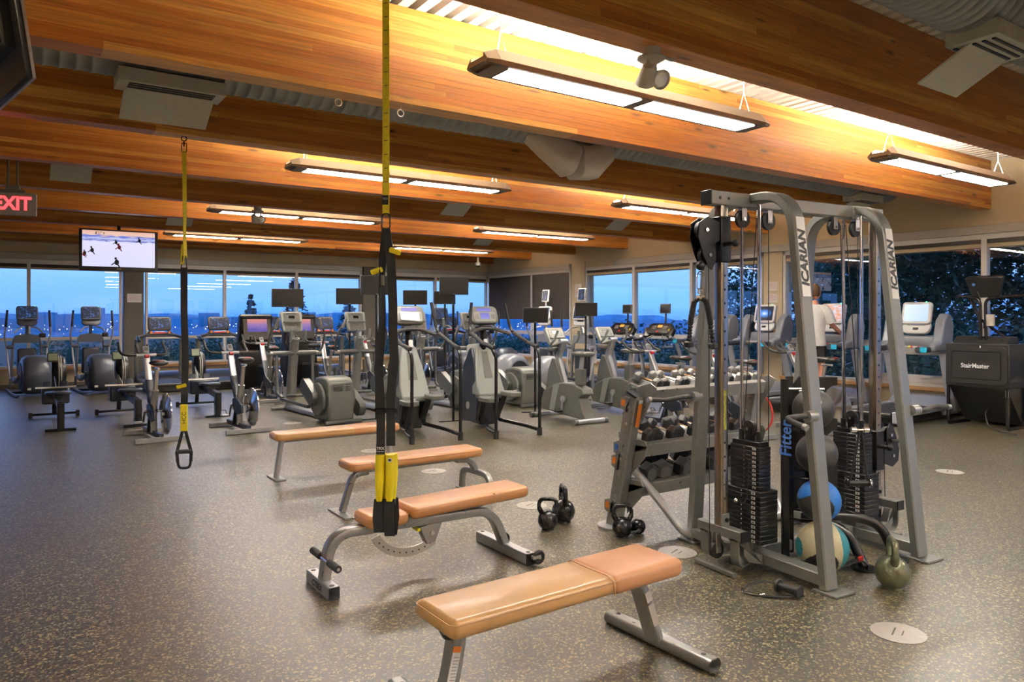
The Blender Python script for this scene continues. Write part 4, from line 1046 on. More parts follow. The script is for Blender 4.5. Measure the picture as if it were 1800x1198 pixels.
# attachment grips on the frames
def grip(pts, cl, name='grip_handle'):
    o = MB().disc(cl, .032, .07, 'x', 16).build('grip_clamp', 'steel', CM)
    MB().tube(fillet(pts, .04, 4), .0155, 12).build(name, 'grip', o); e_ = Vector(pts[-1]); d_ = (Vector(pts[-1])-Vector(pts[-2])).normalized()
    MB().rod(e_ - d_*.004, e_ + d_*.02, .018, 12).build('grip_cap', 'steel', o)
grip([(-.53, -.50, .985), (-.64, -.50, .990), (-.76, -.49, .985), (-.765, -.62, .955)], (-.56, -.50, .985))
grip([(-.54, .42, 1.01), (-.66, .44, 1.01), (-.80, .43, .995), (-.93, .45, 1.005)], (-.56, .42, 1.01))
grip([(.54, -.41, .94), (.66, -.43, .935), (.74, -.42, .955), (.88, -.44, .945)], (.56, -.41, .94))

# rope attachment hanging from the upper pulley
RP = thing('rope_attachment', 'black twisted two-ended rope hanging from the cable station pulley', 'rope handle', (3.42, 3.0, 0), R(-38))
MB().ball((0, 0, 1.855), .028, 14, 10).build('stopper_ball', 'rubber', RP)
MB().tube(fillet([(-.008, 0, 1.82), (-.02, 0, 1.79), (-.018, 0, 1.715), (.018, 0, 1.715), (.02, 0, 1.79), (.008, 0, 1.82)], .012, 3, True), .0042, 8, closed=True).build('carabiner', 'chrome', RP)
MB().torus((0, 0, 1.70), .014, .005, 'y', 14, 6).box((0, 0, 1.665), (.05, .022, .022)).torus((0, 0, 1.68), .012, .005, 'x', 14, 6).build('swivel_yoke', 'chrome', RP)
for s, zb_, xb_ in ((-1, 1.395, -.068), (1, 1.385, .075)):
    C0 = fillet([(s*.012, 0, 1.655), (s*.035, 0, 1.64), (s*.055, 0, 1.55), (xb_, 0, zb_)], .05, 4)
    # resample, three strands twisting
    L_ = []; 
    for i in range(len(C0)-1):
        for k in range(6): L_.append(C0[i].lerp(C0[i+1], k/6))
    L_.append(C0[-1]); acc = 0; rp = None
    for q in range(3):
        pts = []; acc = 0
        for i, p_ in enumerate(L_):
            if i: acc += (p_ - L_[i-1]).length
            a = acc*150 + q*2*PI/3; pts.append(p_ + Vector((math.cos(a)*.0085, math.sin(a)*.0085, 0)))
        MB().tube(pts, .0098, 7).build('rope_strand', 'fabric', RP)
    MB().disc((xb_, 0, zb_-.012), .030, .035, 'z', 18, .006).build('rubber_stopper', 'rubber', RP)

# single-grip handle hanging beside the second stack
t = thing('stirrup_attachment', 'black stirrup handle hanging beside the far weight stack', 'cable handle', (4.62, 2.72, 0), R(-38))
MB().disc((-.02, 0, .80), .02, .03, 'x', 12).disc((.06, 0, .80), .02, .03, 'x', 12).rod((-.02, 0, .80), (.06, 0, .80), .008, 8).build('swivel', 'chrome', t)
MB().tube([(.02, 0, .80), (-.045, 0, .45)], .009, 8).build('strap', 'fabric', t); MB().tube([(.03, 0, .80), (.075, 0, .45)], .009, 8).build('strap', 'fabric', t)
MB().rod((-.06, 0, .45), (.085, 0, .45), .019, 12).build('grip', 'rubber', t)
for x in (-.06, .085): MB().torus((x, 0, .45), .026, .008, 'x', 14, 6).build('end_ring', 'chrome' if x > 0 else 'blackm', t)

# handle lying on the floor
t = thing('stirrup_attachment', 'black stirrup handle lying on the floor in front of the near stack', 'cable handle', (3.60, 2.50, 0), R(-34))
MB().at((0, 0, .03), (0, 0, R(35))).rod((-.03, -.06, .008), (-.03, .06, .005), .022, 14).build('grip', 'rubber', t)
for s in (-1, 1): MB().at((0, 0, .038), (0, 0, R(35))).disc((-.03, s*.065, -.0), .037, .014, 'y', 18, .004).build('end_disc', 'rubber', t)
ribbon_pts = [(-.02, .07, .02), (-.12, .08, .05), (-.24, .05, .03), (-.27, .03, .012), (-.22, -.02, .008), (-.10, -.06, .008), (.04, -.07, .02)]
MB().sweep(fillet(ribbon_pts, .05), rrect(.022, .004, .0015, 1), up=(0,0,1)).build('strap', 'fabric', t)
MB().tube(fillet([(-.26, .04, .02), (-.28, 0, .012), (-.20, -.03, .010), (-.16, -.02, .012)], .02), .003, 6).build('ring', 'chrome', t)

# ankle strap
t = thing('ankle_strap', 'crumpled black cuff with a red tab, behind the olive kettlebell', 'ankle strap', (4.24, 2.56, 0), R(-30))
MB().sweep(fillet([(-.11, 0, .03), (-.06, .03, .085), (.03, .03, .09), (.10, 0, .05), (.12, -.03, .015)], .05), rrect(.004, .07, .0015, 1), up=(0,1,0)).build('cuff', 'fabric', t)
MB().sweep(fillet([(-.12, -.02, .02), (-.03, -.04, .04), (.06, -.03, .07), (.13, .02, .02)], .04), rrect(.004, .05, .0015, 1), up=(0,1,0)).build('strap', 'fabric', t)
MB().at((.06, -.045, .075), (R(30), R(-20), 0)).soft((0, 0, 0), (.035, .012, .05), .006, .004, 'y').build('tab', 'red', t)

# ------------------------------------------------------------------ ball rack
BR = thing('ball_rack', 'black upright rack holding four medicine balls inside the cable station', 'ball rack', (4.10, 2.74, 0), R(-34))
for x, y in ((-.135, .0), (-.03, .20)):
    o = MB().sweep([(x, y, .02), (x-.005, y, 1.16)], rrect(.045, .03, .004, 1), up=(0,1,0)).build('post', 'blackm', BR)
    if y == 0: text('lettering', 'Fitter', .10, 'printblue', o, (x-.004, -.0235, .79), (PI/2, R(-90), 0), ext=.0006, bold=.002, shear=.2)
for z in (.30, .56, .85): MB().tube(fillet([(-.12, 0, z), (-.05, -.05, z-.01), (.08, -.05, z-.01), (.10, .10, z), (-.03, .2, z)], .05), .007, 8).build('cradle', 'blackm', BR)
MB().rod((-.12, 0, 1.10), (.10, -.02, 1.10), .007, 8).build('rope_peg', 'brushed', BR)
# bent tube feet
for pts in ([(.0, .10, .27), (.14, .06, .26), (.26, 0, .20), (.32, -.08, .02)], [(.05, .14, .27), (.35, .14, .27), (.52, .12, .22), (.60, .08, .02)]):
    MB().tube(fillet(pts, .12, 6), .030, 12).build('curved_foot', 'blackm', BR)
    e_ = pts[-1]; MB().disc((e_[0], e_[1], .008), .075, .014, 'z', 22).build('foot_disc', 'blackm', BR)
MB().tube(fillet([(-.13, .2, .27), (-.30, .25, .26), (-.40, .28, .02)], .08), .026, 10).build('curved_foot', 'blackm', BR)
hp = [(.09, .30), (.26, .30), (.26, .62)] + [(.26 - .085*math.sin(a), .72 - .10*math.cos(a)) for a in [PI*i/8 for i in range(9)]] + [(.26 - .095*math.sin(a), 1.0 - .11*math.cos(a)) for a in [PI*i/8 for i in range(9)]] + [(.26, 1.16), (.13, 1.16), (.09, 1.10)]
MB().prism(hp, 'y', .15, .17).build('side_panel', 'blackm', BR, bev=.003)
MB().prism([(u-.1, v) for u, v in hp], 'y', .20, .22).build('side_panel', 'blackm', BR, bev=.003)
MB().tube([(.0, .03, 1.09), (.10, .02, 1.0), (.14, .02, .9)], .02, 8).tube([(-.02, .03, 1.09), (.03, .03, .98), (.02, .03, .90)], .02, 8).build('rope_coil', 'paper', BR)
def ball(loc, r, m, lab):
    t = thing('medicine_ball', lab, 'ball', loc, 0, 'medicine balls in the rack')
    MB().ball((0, 0, 0), r, 32, 20).build('shell', m, t, ang=80)
    return t
bp = Vector((4.10, 2.74, 0)) + Vector((math.cos(R(-34))*.02 + math.sin(R(-34))*.06, 0, 0))
# positions are real centres in the rack
t = ball((4.09, 2.69, .98), .124, 'ballgrey', 'dark grey medicine ball with a white mark, top of the rack')
MB().at((-.075, -.085, .055), (R(60), 0, R(-45))).disc((0, 0, 0), .018, .004, 'z', 12).build('printed_mark', 'printwhite', t)
ball((4.11, 2.68, .705), .124, 'ballgrey', 'plain dark grey medicine ball, second from the top of the rack')
def two_tone(loc, r, lab, cols, rot):
    t = thing('medicine_ball', lab, 'ball', loc, 0, 'medicine balls in the rack')
    parts = [MB() for _ in cols]; n, mm = 150, 96
    for j in range(mm):
        for k in range(n):
            def P(j, k):
                th = -PI/2 + PI*j/mm; a = 2*PI*k/n; return (r*math.cos(th)*math.cos(a), r*math.cos(th)*math.sin(a), r*math.sin(th))
            c = Vector(P(j+.5, k+.5)) / r
            u = c.x*.8256 - c.y*.564; w = c.z; fr_ = c.x*-.84 + c.y*-.54
            if len(cols) == 2: i = 1 if fr_ > -.2 and math.hypot(u+.38, w+.28) < .72 else 0
            elif fr_ > 0: i = 2 if math.hypot(u+.28, w+.52) < .56 else (1 if -.93 < u < .42 and w > -.75 else 0)
            else: i = 1 if abs(u) < .4 else 0
            parts[i].add([P(j, k), P(j, k+1), P(j+1, k+1), P(j+1, k)], [(0, 1, 2, 3)])
    for q_, (p_, c_) in enumerate(zip(parts, cols)): p_.build('panel', c_, t, ang=80)
    return t
M['ballblue'] = mat('blue_ball_rubber', (0.02, 0.17, 0.58), 0.4, noise=0.05)
M['ballteal'] = mat('teal_ball_leather', (0.02, 0.20, 0.25), 0.5, noise=0.1)
M['ballcream'] = mat('cream_ball_leather', (0.50, 0.45, 0.28), 0.55, noise=0.1)
two_tone((4.09, 2.65, .425), .127, 'blue and black medicine ball, third from the top of the rack', ['ballblue', 'ballgrey'], (R(35), 0, R(150)))
two_tone((4.06, 2.61, .157), .152, 'large teal, cream and black medicine ball on the floor under the rack', ['ballteal', 'ballcream', 'ballgrey'], (0, 0, R(-50)))

# ------------------------------------------------------------------ dumbbell rack
DR = thing('dumbbell_rack', 'grey three-tier dumbbell rack behind the cable station', 'dumbbell rack', (0, 0, 0))
for i, x in enumerate((3.69, 5.02)):
    u = MB().sweep([(x, 4.06, .0), (x, 3.84, .99)], rrect(.11, .075, .006, 1), up=(1,0,0)).build('upright', 'steel', DR)
    MB().sweep([(x, 3.844, .985), (x, 3.838, 1.0)], rrect(.112, .077, .006, 1), up=(1,0,0)).build('end_cap', 'blackp', u)
    MB().disc((x, 4.05, .008), .13, .014, 'z', 24).build('foot_plate', 'silver', DR)
    for z in (.90, .78, .52, .40, .20, .10):
        y = 4.06 - .222*z; MB().disc((x-.042, y, z), .011, .012, 'x', 10).build('bolt', 'brushed', u)
    for z in (.84, .46, .15):
        y = 4.06 - .222*z; MB().at((x-.039, y, z), (R(12.5), 0, 0)).rbox((0, 0, 0), (.006, .05, .20), .024, 'x', 5).build('joint_plate', 'steel', u)
    for zf, yf in ((1.02, 3.70), (.62, 3.78), (.33, 3.82)):
        MB().prism([(yf+.20, zf-.10), (yf-.03, zf+.0), (yf+.0, zf+.045), (yf+.22, zf+.03)] if zf < 1 else [(yf+.15, zf-.04), (yf+.17, zf+.02), (yf+.02, zf+.06), (yf-.04, zf+.03), (yf+.12, zf-.24)], 'x', x+.035, x+.045).build('shelf_end_plate', 'steel', DR, bev=.003)
        if zf < 1: MB().prism([(yf-.03, zf+.01), (yf+.0, zf-.08), (yf+.14, zf-.22), (yf+.17, zf)], 'x', x+.035, x+.045).build('shelf_end_plate', 'steel', DR, bev=.003)
MB().sweep([(3.648, 3.872, .92), (3.648, 3.90, .76)], rrect(.03, .002, .0008, 1), up=(1,0,0)).build('warning_label', 'orange', DR) if 0 else None
MB().at((3.69, 3.80+.03, .85), (R(12.5), 0, 0)).box((-.0, -.0295, 0), (.035, .003, .17)).build('warning_label', 'orange', DR)
MB().at((3.69, 3.80+.008, .95), (R(12.5), 0, 0)).box((-.0, -.0300, 0), (.035, .003, .025)).build('warning_label', 'paper', DR)
for z, m_ in ((.93, 'orange'), (.50, 'orange'), (.16, 'orange'), (.60, 'printblue')):
    y = 4.06 - .222*z + .05; MB().at((3.652, y+.005, z), (R(12.5), 0, 0)).prism([(-.05, -.06), (.03, -.05), (.045, .02), (.0, .05), (-.05, .05)], 'x', -.004, .0).build('gusset', 'steel', DR)
    MB().at((3.646, y+.012, z), (R(12.5), 0, 0)).rbox((0, 0, 0), (.002, .034, .046), .006, 'x').build('warning_label', m_, DR)
for zf, yf in ((1.02, 3.70), (.62, 3.80), (.33, 3.83)):
    x0, x1 = 3.735, 4.975
    # front lip with light top face, tray sloping back, rear lip
    MB().prism([(yf-.012, zf+.012), (yf+.025, zf+.030), (yf+.05, zf+.0), (yf+.03, zf-.075), (yf+.012, zf-.08)], 'x', x0, x1).build('shelf_lip', 'steel', DR, bev=.003)
    MB().prism([(yf+.04, zf-.012), (yf+.25, zf+.035), (yf+.25, zf+.045), (yf+.04, zf+.0)], 'x', x0, x1).build('shelf_tray', 'steel', DR)
    MB().box2((x0, yf+.25, zf+.03), (x1, yf+.26, zf+.075)).build('rear_lip', 'steel', DR)
for xa in (3.76, 4.96):
    MB().tube(fillet([(xa, 3.98, .47), (xa, 3.72, .30), (xa+(.06 if xa < 4 else -.06), 3.46, .038), (xa + (.30 if xa < 4 else -.30), 3.47, .036)], .14, 7), .030, 12).build('bent_foot_tube', 'silver', DR, ang=60)
MB().box((3.69, 3.995, .055), (.06, .004, .05)).build('white_label', 'paper', DR)
def dumbbell(r, hl, ml, me_, name='hex_dumbbell'):
    t = thing(name, '', 'dumbbell', (0, 0, 0), 0, 'hex dumbbells on the rack')
    for s in (-1, 1):
        a0 = R(30)
        hexa = lambda rr: [(rr*math.cos(a0 + PI/3*k), rr*math.sin(a0 + PI/3*k)) for k in range(6)]
        y0 = s*.065; y1 = s*(.065+hl)
        h = MB(); h.loft([[(u, y0, v) for u, v in hexa(r*.8)], [(u, y0+s*.012, v) for u, v in hexa(r)], [(u, y1-s*.012, v) for u, v in hexa(r)], [(u, y1, v) for u, v in hexa(r*.72)]])
        o = h.build('head', ml, t, bev=.003, ang=30)
        MB().loft([[(u, y1, v) for u, v in hexa(r*.66)], [(u, y1+s*.002, v) for u, v in hexa(r*.64)]]).build('end_face', me_, o)
    MB().tube([(0, -.066, 0), (0, -.03, 0), (0, 0, 0), (0, .03, 0), (0, .066, 0)], [.014, .0155, .0175, .0155, .014], 10).build('handle', 'chrome', t)
    return t
tiers = [(1.02, 3.70, .043, .048, 'hexgrey', 'hexrub', .113, 11, 'top'), (.62, 3.80, .056, .062, 'hexrub', 'hexrub', .118, 10, 'middle'), (.33, 3.83, .080, .085, 'hexrub', 'hexend', .178, 7, 'bottom')]
ordn = ['at the open end of the rack', 'second from the open end', 'third from the open end', 'fourth from the open end', 'fifth from the open end', 'sixth from the open end', 'seventh from the open end', 'eighth from the open end', 'ninth from the open end', 'tenth from the open end', 'at the far end of the rack']
for zf, yf, r, hl, ml, me_, dx, n, nm in tiers:
    d0 = dumbbell(r, hl, ml, me_)
    word = {'top': 'small grey', 'middle': 'mid-size black', 'bottom': 'large black'}[nm]
    for i in range(n):
        loc = (3.80 + r*.5 + dx*i, yf + .145, zf + .024 + r*.93 + .004)
        o = d0 if i == 0 else dup(d0, loc)
        o.location = loc; o.rotation_euler = (R(12), R([0, 8, -5, 14, 3, -9, 5, 11, -3, 6, 0][i]), R([4, -14, 10, -20, 6, 12, -6, 3, 9, -8, 2][i]) * (.7 if nm == 'bottom' else 1))
        o['label'] = '%s hex dumbbell on the %s shelf, %s' % (word, nm, ordn[i])

# ------------------------------------------------------------------ floor discs
dl = ['nearest round clear floor disc, beside the front bench', 'round clear floor disc on open floor right of the cable station', 'round clear floor disc half under the far end of the front bench', 'round clear floor disc behind the adjustable bench end', 'round clear floor disc behind the third bench', 'round clear floor disc beside the grey drive housing of the first cross trainer', 'round clear floor disc behind the nearest suspension strap']
for (x, y), lab in zip(((3.59, 1.90), (7.74, 3.58), (3.62, 3.37), (3.53, 4.88), (3.50, 6.51), (3.38, 10.6), (3.44, 7.9)), dl):
    t = thing('floor_disc', lab, 'floor disc', (x, y, 0), R(20), 'round discs set in the floor')
    MB().lathe([(.001, .001), (.125, .001), (.125, .0035), (.118, .0045), (.001, .0045)], 32).build('plate', 'discmat', t)
    MB().box((0, .02, .005), (.10, .008, .001)).box((0, -.02, .005), (.06, .006, .001)).build('printed_lines', 'pillar', t, kind='stuff')
# ------------------------------------------------------------------ exercise machines; every builder: y is the way the user faces
def console_screen(parent, c, w, h, tilt, body, scr, name='console', rim=.02, th=.05, r=.04, led=False):
    # a framed display facing -y, tilted back by tilt
    o = MB().at(c, (-tilt, 0, 0)).soft((0, 0, 0), (w + 2*rim, th, h + 2*rim), r, .012, 'y', 4).build(name, body, parent)
    MB().at(c, (-tilt, 0, 0)).box((0, -th/2-.001, 0), (w, .004, h)).build('screen', scr, o, smooth=False)
    return o

def spin_bike(lab, body='silver', rim=None):
    t = thing('spin_bike', lab, 'exercise bike', group='spin bikes')
    MB().sweep([(-.30, -.42, .035), (.30, -.42, .035)], rrect(.05, .06, .006, 1), up=(0,0,1)).build('rear_stabiliser', 'steel', t)
    MB().sweep([(-.26, .42, .035), (.26, .42, .035)], rrect(.05, .06, .006, 1), up=(0,0,1)).build('front_stabiliser', 'steel', t)
    MB().sweep([(0, -.42, .07), (0, .42, .07)], rrect(.05, .07, .008, 1), up=(0,0,1)).build('spine', 'lf_blue', t)
    MB().sweep([(0, .10, .08), (0, -.02, .36), (0, .20, .72)], rrect(.055, .10, .015, 2), up=(1,0,0)).build('main_frame', 'lf_blue', t)
    MB().sweep([(0, .14, .60), (0, .34, 1.02)], rrect(.05, .085, .012, 2), up=(1,0,0)).build('handlebar_post', body, t)
    s_ = MB()
    for i in range(5): s_.box((0, .205+.012*i, .70+.027*i), (.056, .012, .012))
    s_.build('post_holes', 'print', t, kind='stuff')
    MB().sweep([(0, -.05, .08), (0, -.02, .36), (0, -.13, .62)], rrect(.045, .08, .012, 2), up=(1,0,0)).build('seat_frame', 'steel', t)
    MB().sweep([(0, -.12, .58), (0, -.20, .88)], rrect(.032, .05, .008, 1), up=(1,0,0)).rbox((0, -.22, .90), (.03, .16, .025), .008, 'y').build('seat_post', 'brushed', t)
    sd = MB(); sd.loft([[(w*math.cos(a), y, z + hh*math.sin(a)) for a in [2*PI*k/12 for k in range(12)]] for y, w, z, hh in ((-.36, .05, .965, .02), (-.34, .10, .97, .035), (-.28, .115, .975, .035), (-.20, .075, .975, .03), (-.10, .035, .98, .025), (-.04, .025, .975, .02), (-.03, .01, .97, .01))])
    q = sd.build('saddle', 'blackp', t, ang=80); MB().box((0, -.33, 1.0), (.08, .05, .006)).build('saddle_stripe', 'red', q)
    fw = MB().lathe([(.02, -.05), (.10, -.022), (.25, -.008), (.26, -.006), (.26, .006), (.25, .008), (.10, .022), (.02, .05)], 36, (.095, -.26, .33), 'x').build('flywheel', 'chrome', t, ang=50)
    MB().disc((.095, -.26, .33), .03, .12, 'x', 14).build('hub', 'brushed', fw)
    if rim: MB().torus((.095, -.26, .33), .262, .011, 'x', 36, 6).build('rim', rim, fw)
    MB().prism([(-.10, .22), (.08, .28), (.10, .42), (-.02, .46), (-.26, .36), (-.28, .26)], 'x', -.055, -.02).build('belt_guard', 'lf_blue', t, bev=.008)
    cr = MB().rod((-.09, .02, .34), (.09, .02, .34), .018, 10).sweep([(-.09, .02, .34), (-.09, .10, .20)], rrect(.012, .03, .004, 1), up=(1,0,0)).sweep([(.09, .02, .34), (.09, -.06, .48)], rrect(.012, .03, .004, 1), up=(1,0,0)).build('crank', 'chrome', t)
    for x, y, z in ((-.15, .10, .20), (.15, -.06, .48)):
        MB().box((x, y, z), (.09, .10, .022)).build('pedal', 'brushed', cr, bev=.004)
        MB().tube([(x-.04, y+.04, z+.01), (x-.03, y+.07, z+.06), (x+.03, y+.07, z+.06), (x+.04, y+.04, z+.01)], .006, 6).build('toe_cage', 'blackp', cr)
    MB().tube(fillet([(-.27, .64, 1.20), (-.28, .50, 1.08), (-.25, .34, 1.045), (.25, .34, 1.045), (.28, .50, 1.08), (.27, .64, 1.20)], .07), .017, 10).build('handlebar', 'grip', t)
    MB().tube(fillet([(-.07, .58, 1.17), (-.06, .50, 1.06), (0, .34, 1.04), (.06, .50, 1.06), (.07, .58, 1.17)], .05), .016, 10).build('inner_grip', 'grip', t)
    MB().rod((-.12, .34, 1.045), (.12, .34, 1.045), .020, 10).build('handlebar_clamp', body, t)
    MB().disc((0, .30, 1.03), .022, .05, 'x', 10).build('red_lever', 'red', t)
    MB().at((0, .36, 1.11), (R(-35), 0, 0)).rbox((0, 0, 0), (.07, .03, .10), .015, 'y').build('computer', body, t)
    MB().at((0, .36, 1.11), (R(-35), 0, 0)).box((0, -.017, .01), (.045, .003, .05)).build('computer_display', 'lf_grey', t)
    MB().disc((.29, -.42, .05), .012, .02, 'z', 8).build('orange_foot_knob', 'orange', t)
    return t
sb = spin_bike('silver spin bike with chrome flywheel, left of the farther suspension strap')
sb.location = (1.50, 10.32, 0); sb.rotation_euler = (0, 0, R(5))
sp = [(2.58, 10.42, .08, 'silver spin bike with chrome flywheel, right of the farther suspension strap'),
      (3.93, 13.75, .05, 'silver spin bike standing in front of the first interactive bike console'),
      (5.08, 13.75, -.04, 'silver spin bike between the first two cross trainers'),
      (6.05, 13.9, .03, 'silver spin bike behind the second cross trainer column'),
      (7.05, 13.95, 0, 'silver spin bike behind the third cross trainer'),
      (7.66, 7.30, .06, 'spin bike right behind the dumbbell rack, chrome flywheel showing between shelves'),
      (9.08, 5.98, -.05, 'spin bike behind the far arched frame of the cable station')]
for x, y, rz, lab in sp: dup(sb, (x, y, 0), rz, lab)
sb2 = spin_bike('spin bike with a red-rimmed flywheel behind the weight stack', rim='red'); sb2.location = (7.72, 6.22, 0)

def rower(lab):
    t = thing('rowing_machine', lab, 'rowing machine', group='rowing machines')
    MB().sweep([(0, .02, .34), (0, 1.95, .40)], rrect(.07, .10, .008, 1), up=(0,0,1)).build('rail', 'blackm', t)
    MB().sweep([(0, 0, .38), (0, 0, .03)], rrect(.085, .13, .01, 1), up=(0,1,0)).build('rear_leg', 'blackm', t)
    MB().sweep([(-.18, 0, .02), (.18, 0, .02)], rrect(.04, .035, .008, 1), up=(0,0,1)).build('rear_foot', 'blackm', t)
    MB().soft((0, .62, .465), (.32, .24, .04), .08, .015, 'z').build('seat', 'lf_blue', t); MB().box((0, .62, .42), (.12, .16, .05)).build('seat_carriage', 'blackp', t, bev=.01)
    for s in (-1, 1): MB().at((s*.11, 1.42, .46), (R(48), 0, 0)).soft((0, 0, 0), (.11, .28, .03), .03, .01, 'z').build('footrest', 'lf_blue', t)
    MB().box((0, 1.40, .36), (.36, .24, .24)).build('foot_bracket', 'lf_blue', t, bev=.03)
    MB().sweep([(-.31, 1.72, .05), (.31, 1.72, .05)], rrect(.035, .035, .008, 1), up=(0,0,1)).build('front_foot', 'blackm', t)
    for s in (-1, 1): MB().box((s*.31, 1.72, .045), (.05, .07, .085)).build('foot_cap', 'rubber', t, bev=.008)
    MB().sweep([(0, 1.66, .30), (0, 1.74, .06)], rrect(.05, .06, .01, 1), up=(1,0,0)).build('front_leg', 'blackm', t)
    f = MB().lathe([(.10, -.09), (.24, -.075), (.265, -.04), (.265, .04), (.24, .075), (.10, .09)], 30, (.08, 2.0, .66), 'x').build('flywheel_housing', 'blackp', t, ang=50)
    MB().lathe([(.266, -.024), (.270, -.02), (.270, .02), (.266, .024)], 30, (.08, 2.0, .66), 'x').build('perforated_band', 'grille', f)
    MB().torus((.08, 2.0, .66), .262, .012, 'x', 30, 6).build('housing_rim', 'blackm', f)
    MB().sweep([(0, 1.62, .36), (0, 1.85, .70), (0, 1.80, .86)], rrect(.045, .06, .01, 1), up=(1,0,0)).build('monitor_arm', 'blackm', t)
    console_screen(t, (-.02, 1.74, .92), .12, .11, R(18), 'blackp', 'monlcd', 'monitor', .016, .035, .015)
    MB().tube([(-.26, 1.20, .50), (0, 1.24, .49), (.26, 1.20, .50)], .016, 10).build('pull_handle', 'brushed', t)
    MB().tube([(0, 1.24, .49), (.0, 1.75, .62)], .005, 6).build('chain', 'brushed', t)
    return t
M['monlcd'] = mat('grey_green_lcd', (0.20, 0.25, 0.16), 0.3, noise=0.05)
rw = rower('black rowing machine with silver-banded flywheel, first one from the TV side'); rw.location = (.56, 11.62, 0)
dup(rw, (1.48, 11.50, 0), .03, 'black rowing machine with silver-banded flywheel, between the first elliptical pair and the first spin bike')
dup(rw, (2.64, 11.90, 0), -.02, 'black rowing machine partly behind the farther suspension strap')

def rear_drive_elliptical(lab, scr='scr_dimblue', body='precor', side_logo=True, tv=False):
    t = thing('elliptical_trainer', lab, 'elliptical', group='rear-drum elliptical trainers')
    d = MB(); prof_ = [(.001, -.255), (.25, -.25), (.33, -.22), (.375, -.15), (.385, 0), (.375, .15), (.33, .22), (.25, .25), (.001, .255)]
    d.at((0, 0, .415), (0, 0, 0)).lathe(prof_, 36, axis='x'); q = d.build('drive_housing', body, t, ang=60)
    for s in (-1, 1):
        MB().disc((s*.252, 0, .415), .25, .016, 'x', 32, .005).build('side_disc', 'precor_dark' if side_logo else body, q)
        MB().rbox((s*.262, 0, .42), (.006, .22, .055), .026, 'x', 6).build('badge', 'silver', q)
        text('lettering', 'PRECOR', .045, 'print', q, (s*.2665, 0, .42), (PI/2, 0, s*PI/2), ext=.0006, bold=.001)
    MB().box((-.14, -.30, .16), (.06, .006, .04)).at((0,0,0)).build('white_label', 'paper', q)
    for s in (-1, 1):
        MB().tube(fillet([(s*.32, -.30, .03), (s*.34, .30, .03), (s*.30, 1.35, .04)], .1), .028, 8).build('base_tube', 'precor_dark', t)
        MB().sweep(fillet([(s*.29, .98, .10), (s*.24, 1.00, 1.02), (s*.20, 1.02, 1.14), (0, 1.02, 1.18)], .1), rrect(.05, .06, .015, 2), up=(0,1,0)).build('tower_leg', body, t)
        MB().sweep(fillet([(s*.27, -.05, .38), (s*.27, .55, .24), (s*.27, .80, .30)], .1), rrect(.07, .07, .02, 2), up=(1,0,0)).build('pedal_arm', body, t)
        MB().at((s*.20, .36, .34), (R(-6), 0, 0)).soft((0, 0, 0), (.16, .40, .06), .05, .02, 'z').build('pedal', 'precor_dark', t)
        MB().tube(fillet([(s*.31, .86, .30), (s*.35, .98, .92), (s*.40, .88, 1.18), (s*.38, .80, 1.34)], .08), .018, 10).build('moving_arm', 'silver', t)
        MB().rod((s*.38, .80, 1.34), (s*.36, .78, 1.68), .024, 12, .020).build('arm_grip', 'grip', t)
        MB().rod((s*.24, .98, .93), (s*.36, .98, .93), .040, 12).build('pivot_cap', body, t)
        MB().tube(fillet([(s*.06, .92, 1.34), (s*.16, .84, 1.32), (s*.24, .76, 1.22)], .05), .016, 8).build('fixed_grip', 'silver', t)
    MB().box((0, 1.0, .62), (.34, .14, .56)).build('tower_shroud', 'precor_dark', t, bev=.04)
    MB().rbox((0, .99, 1.09), (.44, .05, .16), .03, 'y').build('tower_panel', body, t)
    MB().tube([(-.34, .35, .05), (.34, .35, .05)], .025, 8).build('cross_tube', 'precor_dark', t)
    c = console_screen(t, (0, .96, 1.62), .32, .23, R(12), body if not tv else 'white', scr, 'console', .03, .06, .05)
    MB().at((0, .965, 1.44), (R(-20), 0, 0)).soft((0, 0, 0), (.36, .06, .17), .08, .015, 'y').build('keypad', body if not tv else 'white', c)
    MB().at((0, .965, 1.44), (R(-20), 0, 0)).box((0, -.032, .02), (.15, .004, .05)).build('key_field', 'lf_blue', c)
    MB().box((0, .922, 1.495), (.38, .02, .006)).build('reading_rack', 'blackp', c); MB().box((.13, .925, 1.765), (.012, .01, .010)).build('indicator', 'green_led', c)
    MB().sweep([(0, 1.02, 1.15), (0, .98, 1.42)], rrect(.06, .06, .02, 2), up=(1,0,0)).build('console_neck', body, t)
    MB().box((.27, .98, 1.16), (.12, .10, .09)).build('cup_holder', 'blackp', t, bev=.02)
    return t
el = rear_drive_elliptical('grey-blue drum elliptical trainer at the window wall, first one from the TV side')
el.location = (.40, 17.12, 0); el.rotation_euler = (0, 0, R(7))
el2 = dup(el, (1.52, 17.05, 0), R(6), 'grey-blue drum elliptical trainer at the window wall, just left of the grey column')
el3 = rear_drive_elliptical('drum elliptical with white console, side-on, farther of the two by the dark blinds', 'scr_dimblue', 'silver_b', True, True) if 0 else None
M['precorL'] = mat('light_blue_grey_plastic', (0.24, 0.255, 0.29), 0.36, 0.2, noise=0.04)
el3 = rear_drive_elliptical('drum elliptical with a white raised console, side-on, farther of the two by the dark blinds', 'scr_dimblue', 'precorL', True, True)
dup(el, (8.75, 14.85, 0), R(3), 'grey-blue drum elliptical trainer behind the clear-view stair climber, near the far corner')
dup(el, (9.95, 14.85, 0), R(2), 'grey-blue drum elliptical trainer just in front of the dark blinds')
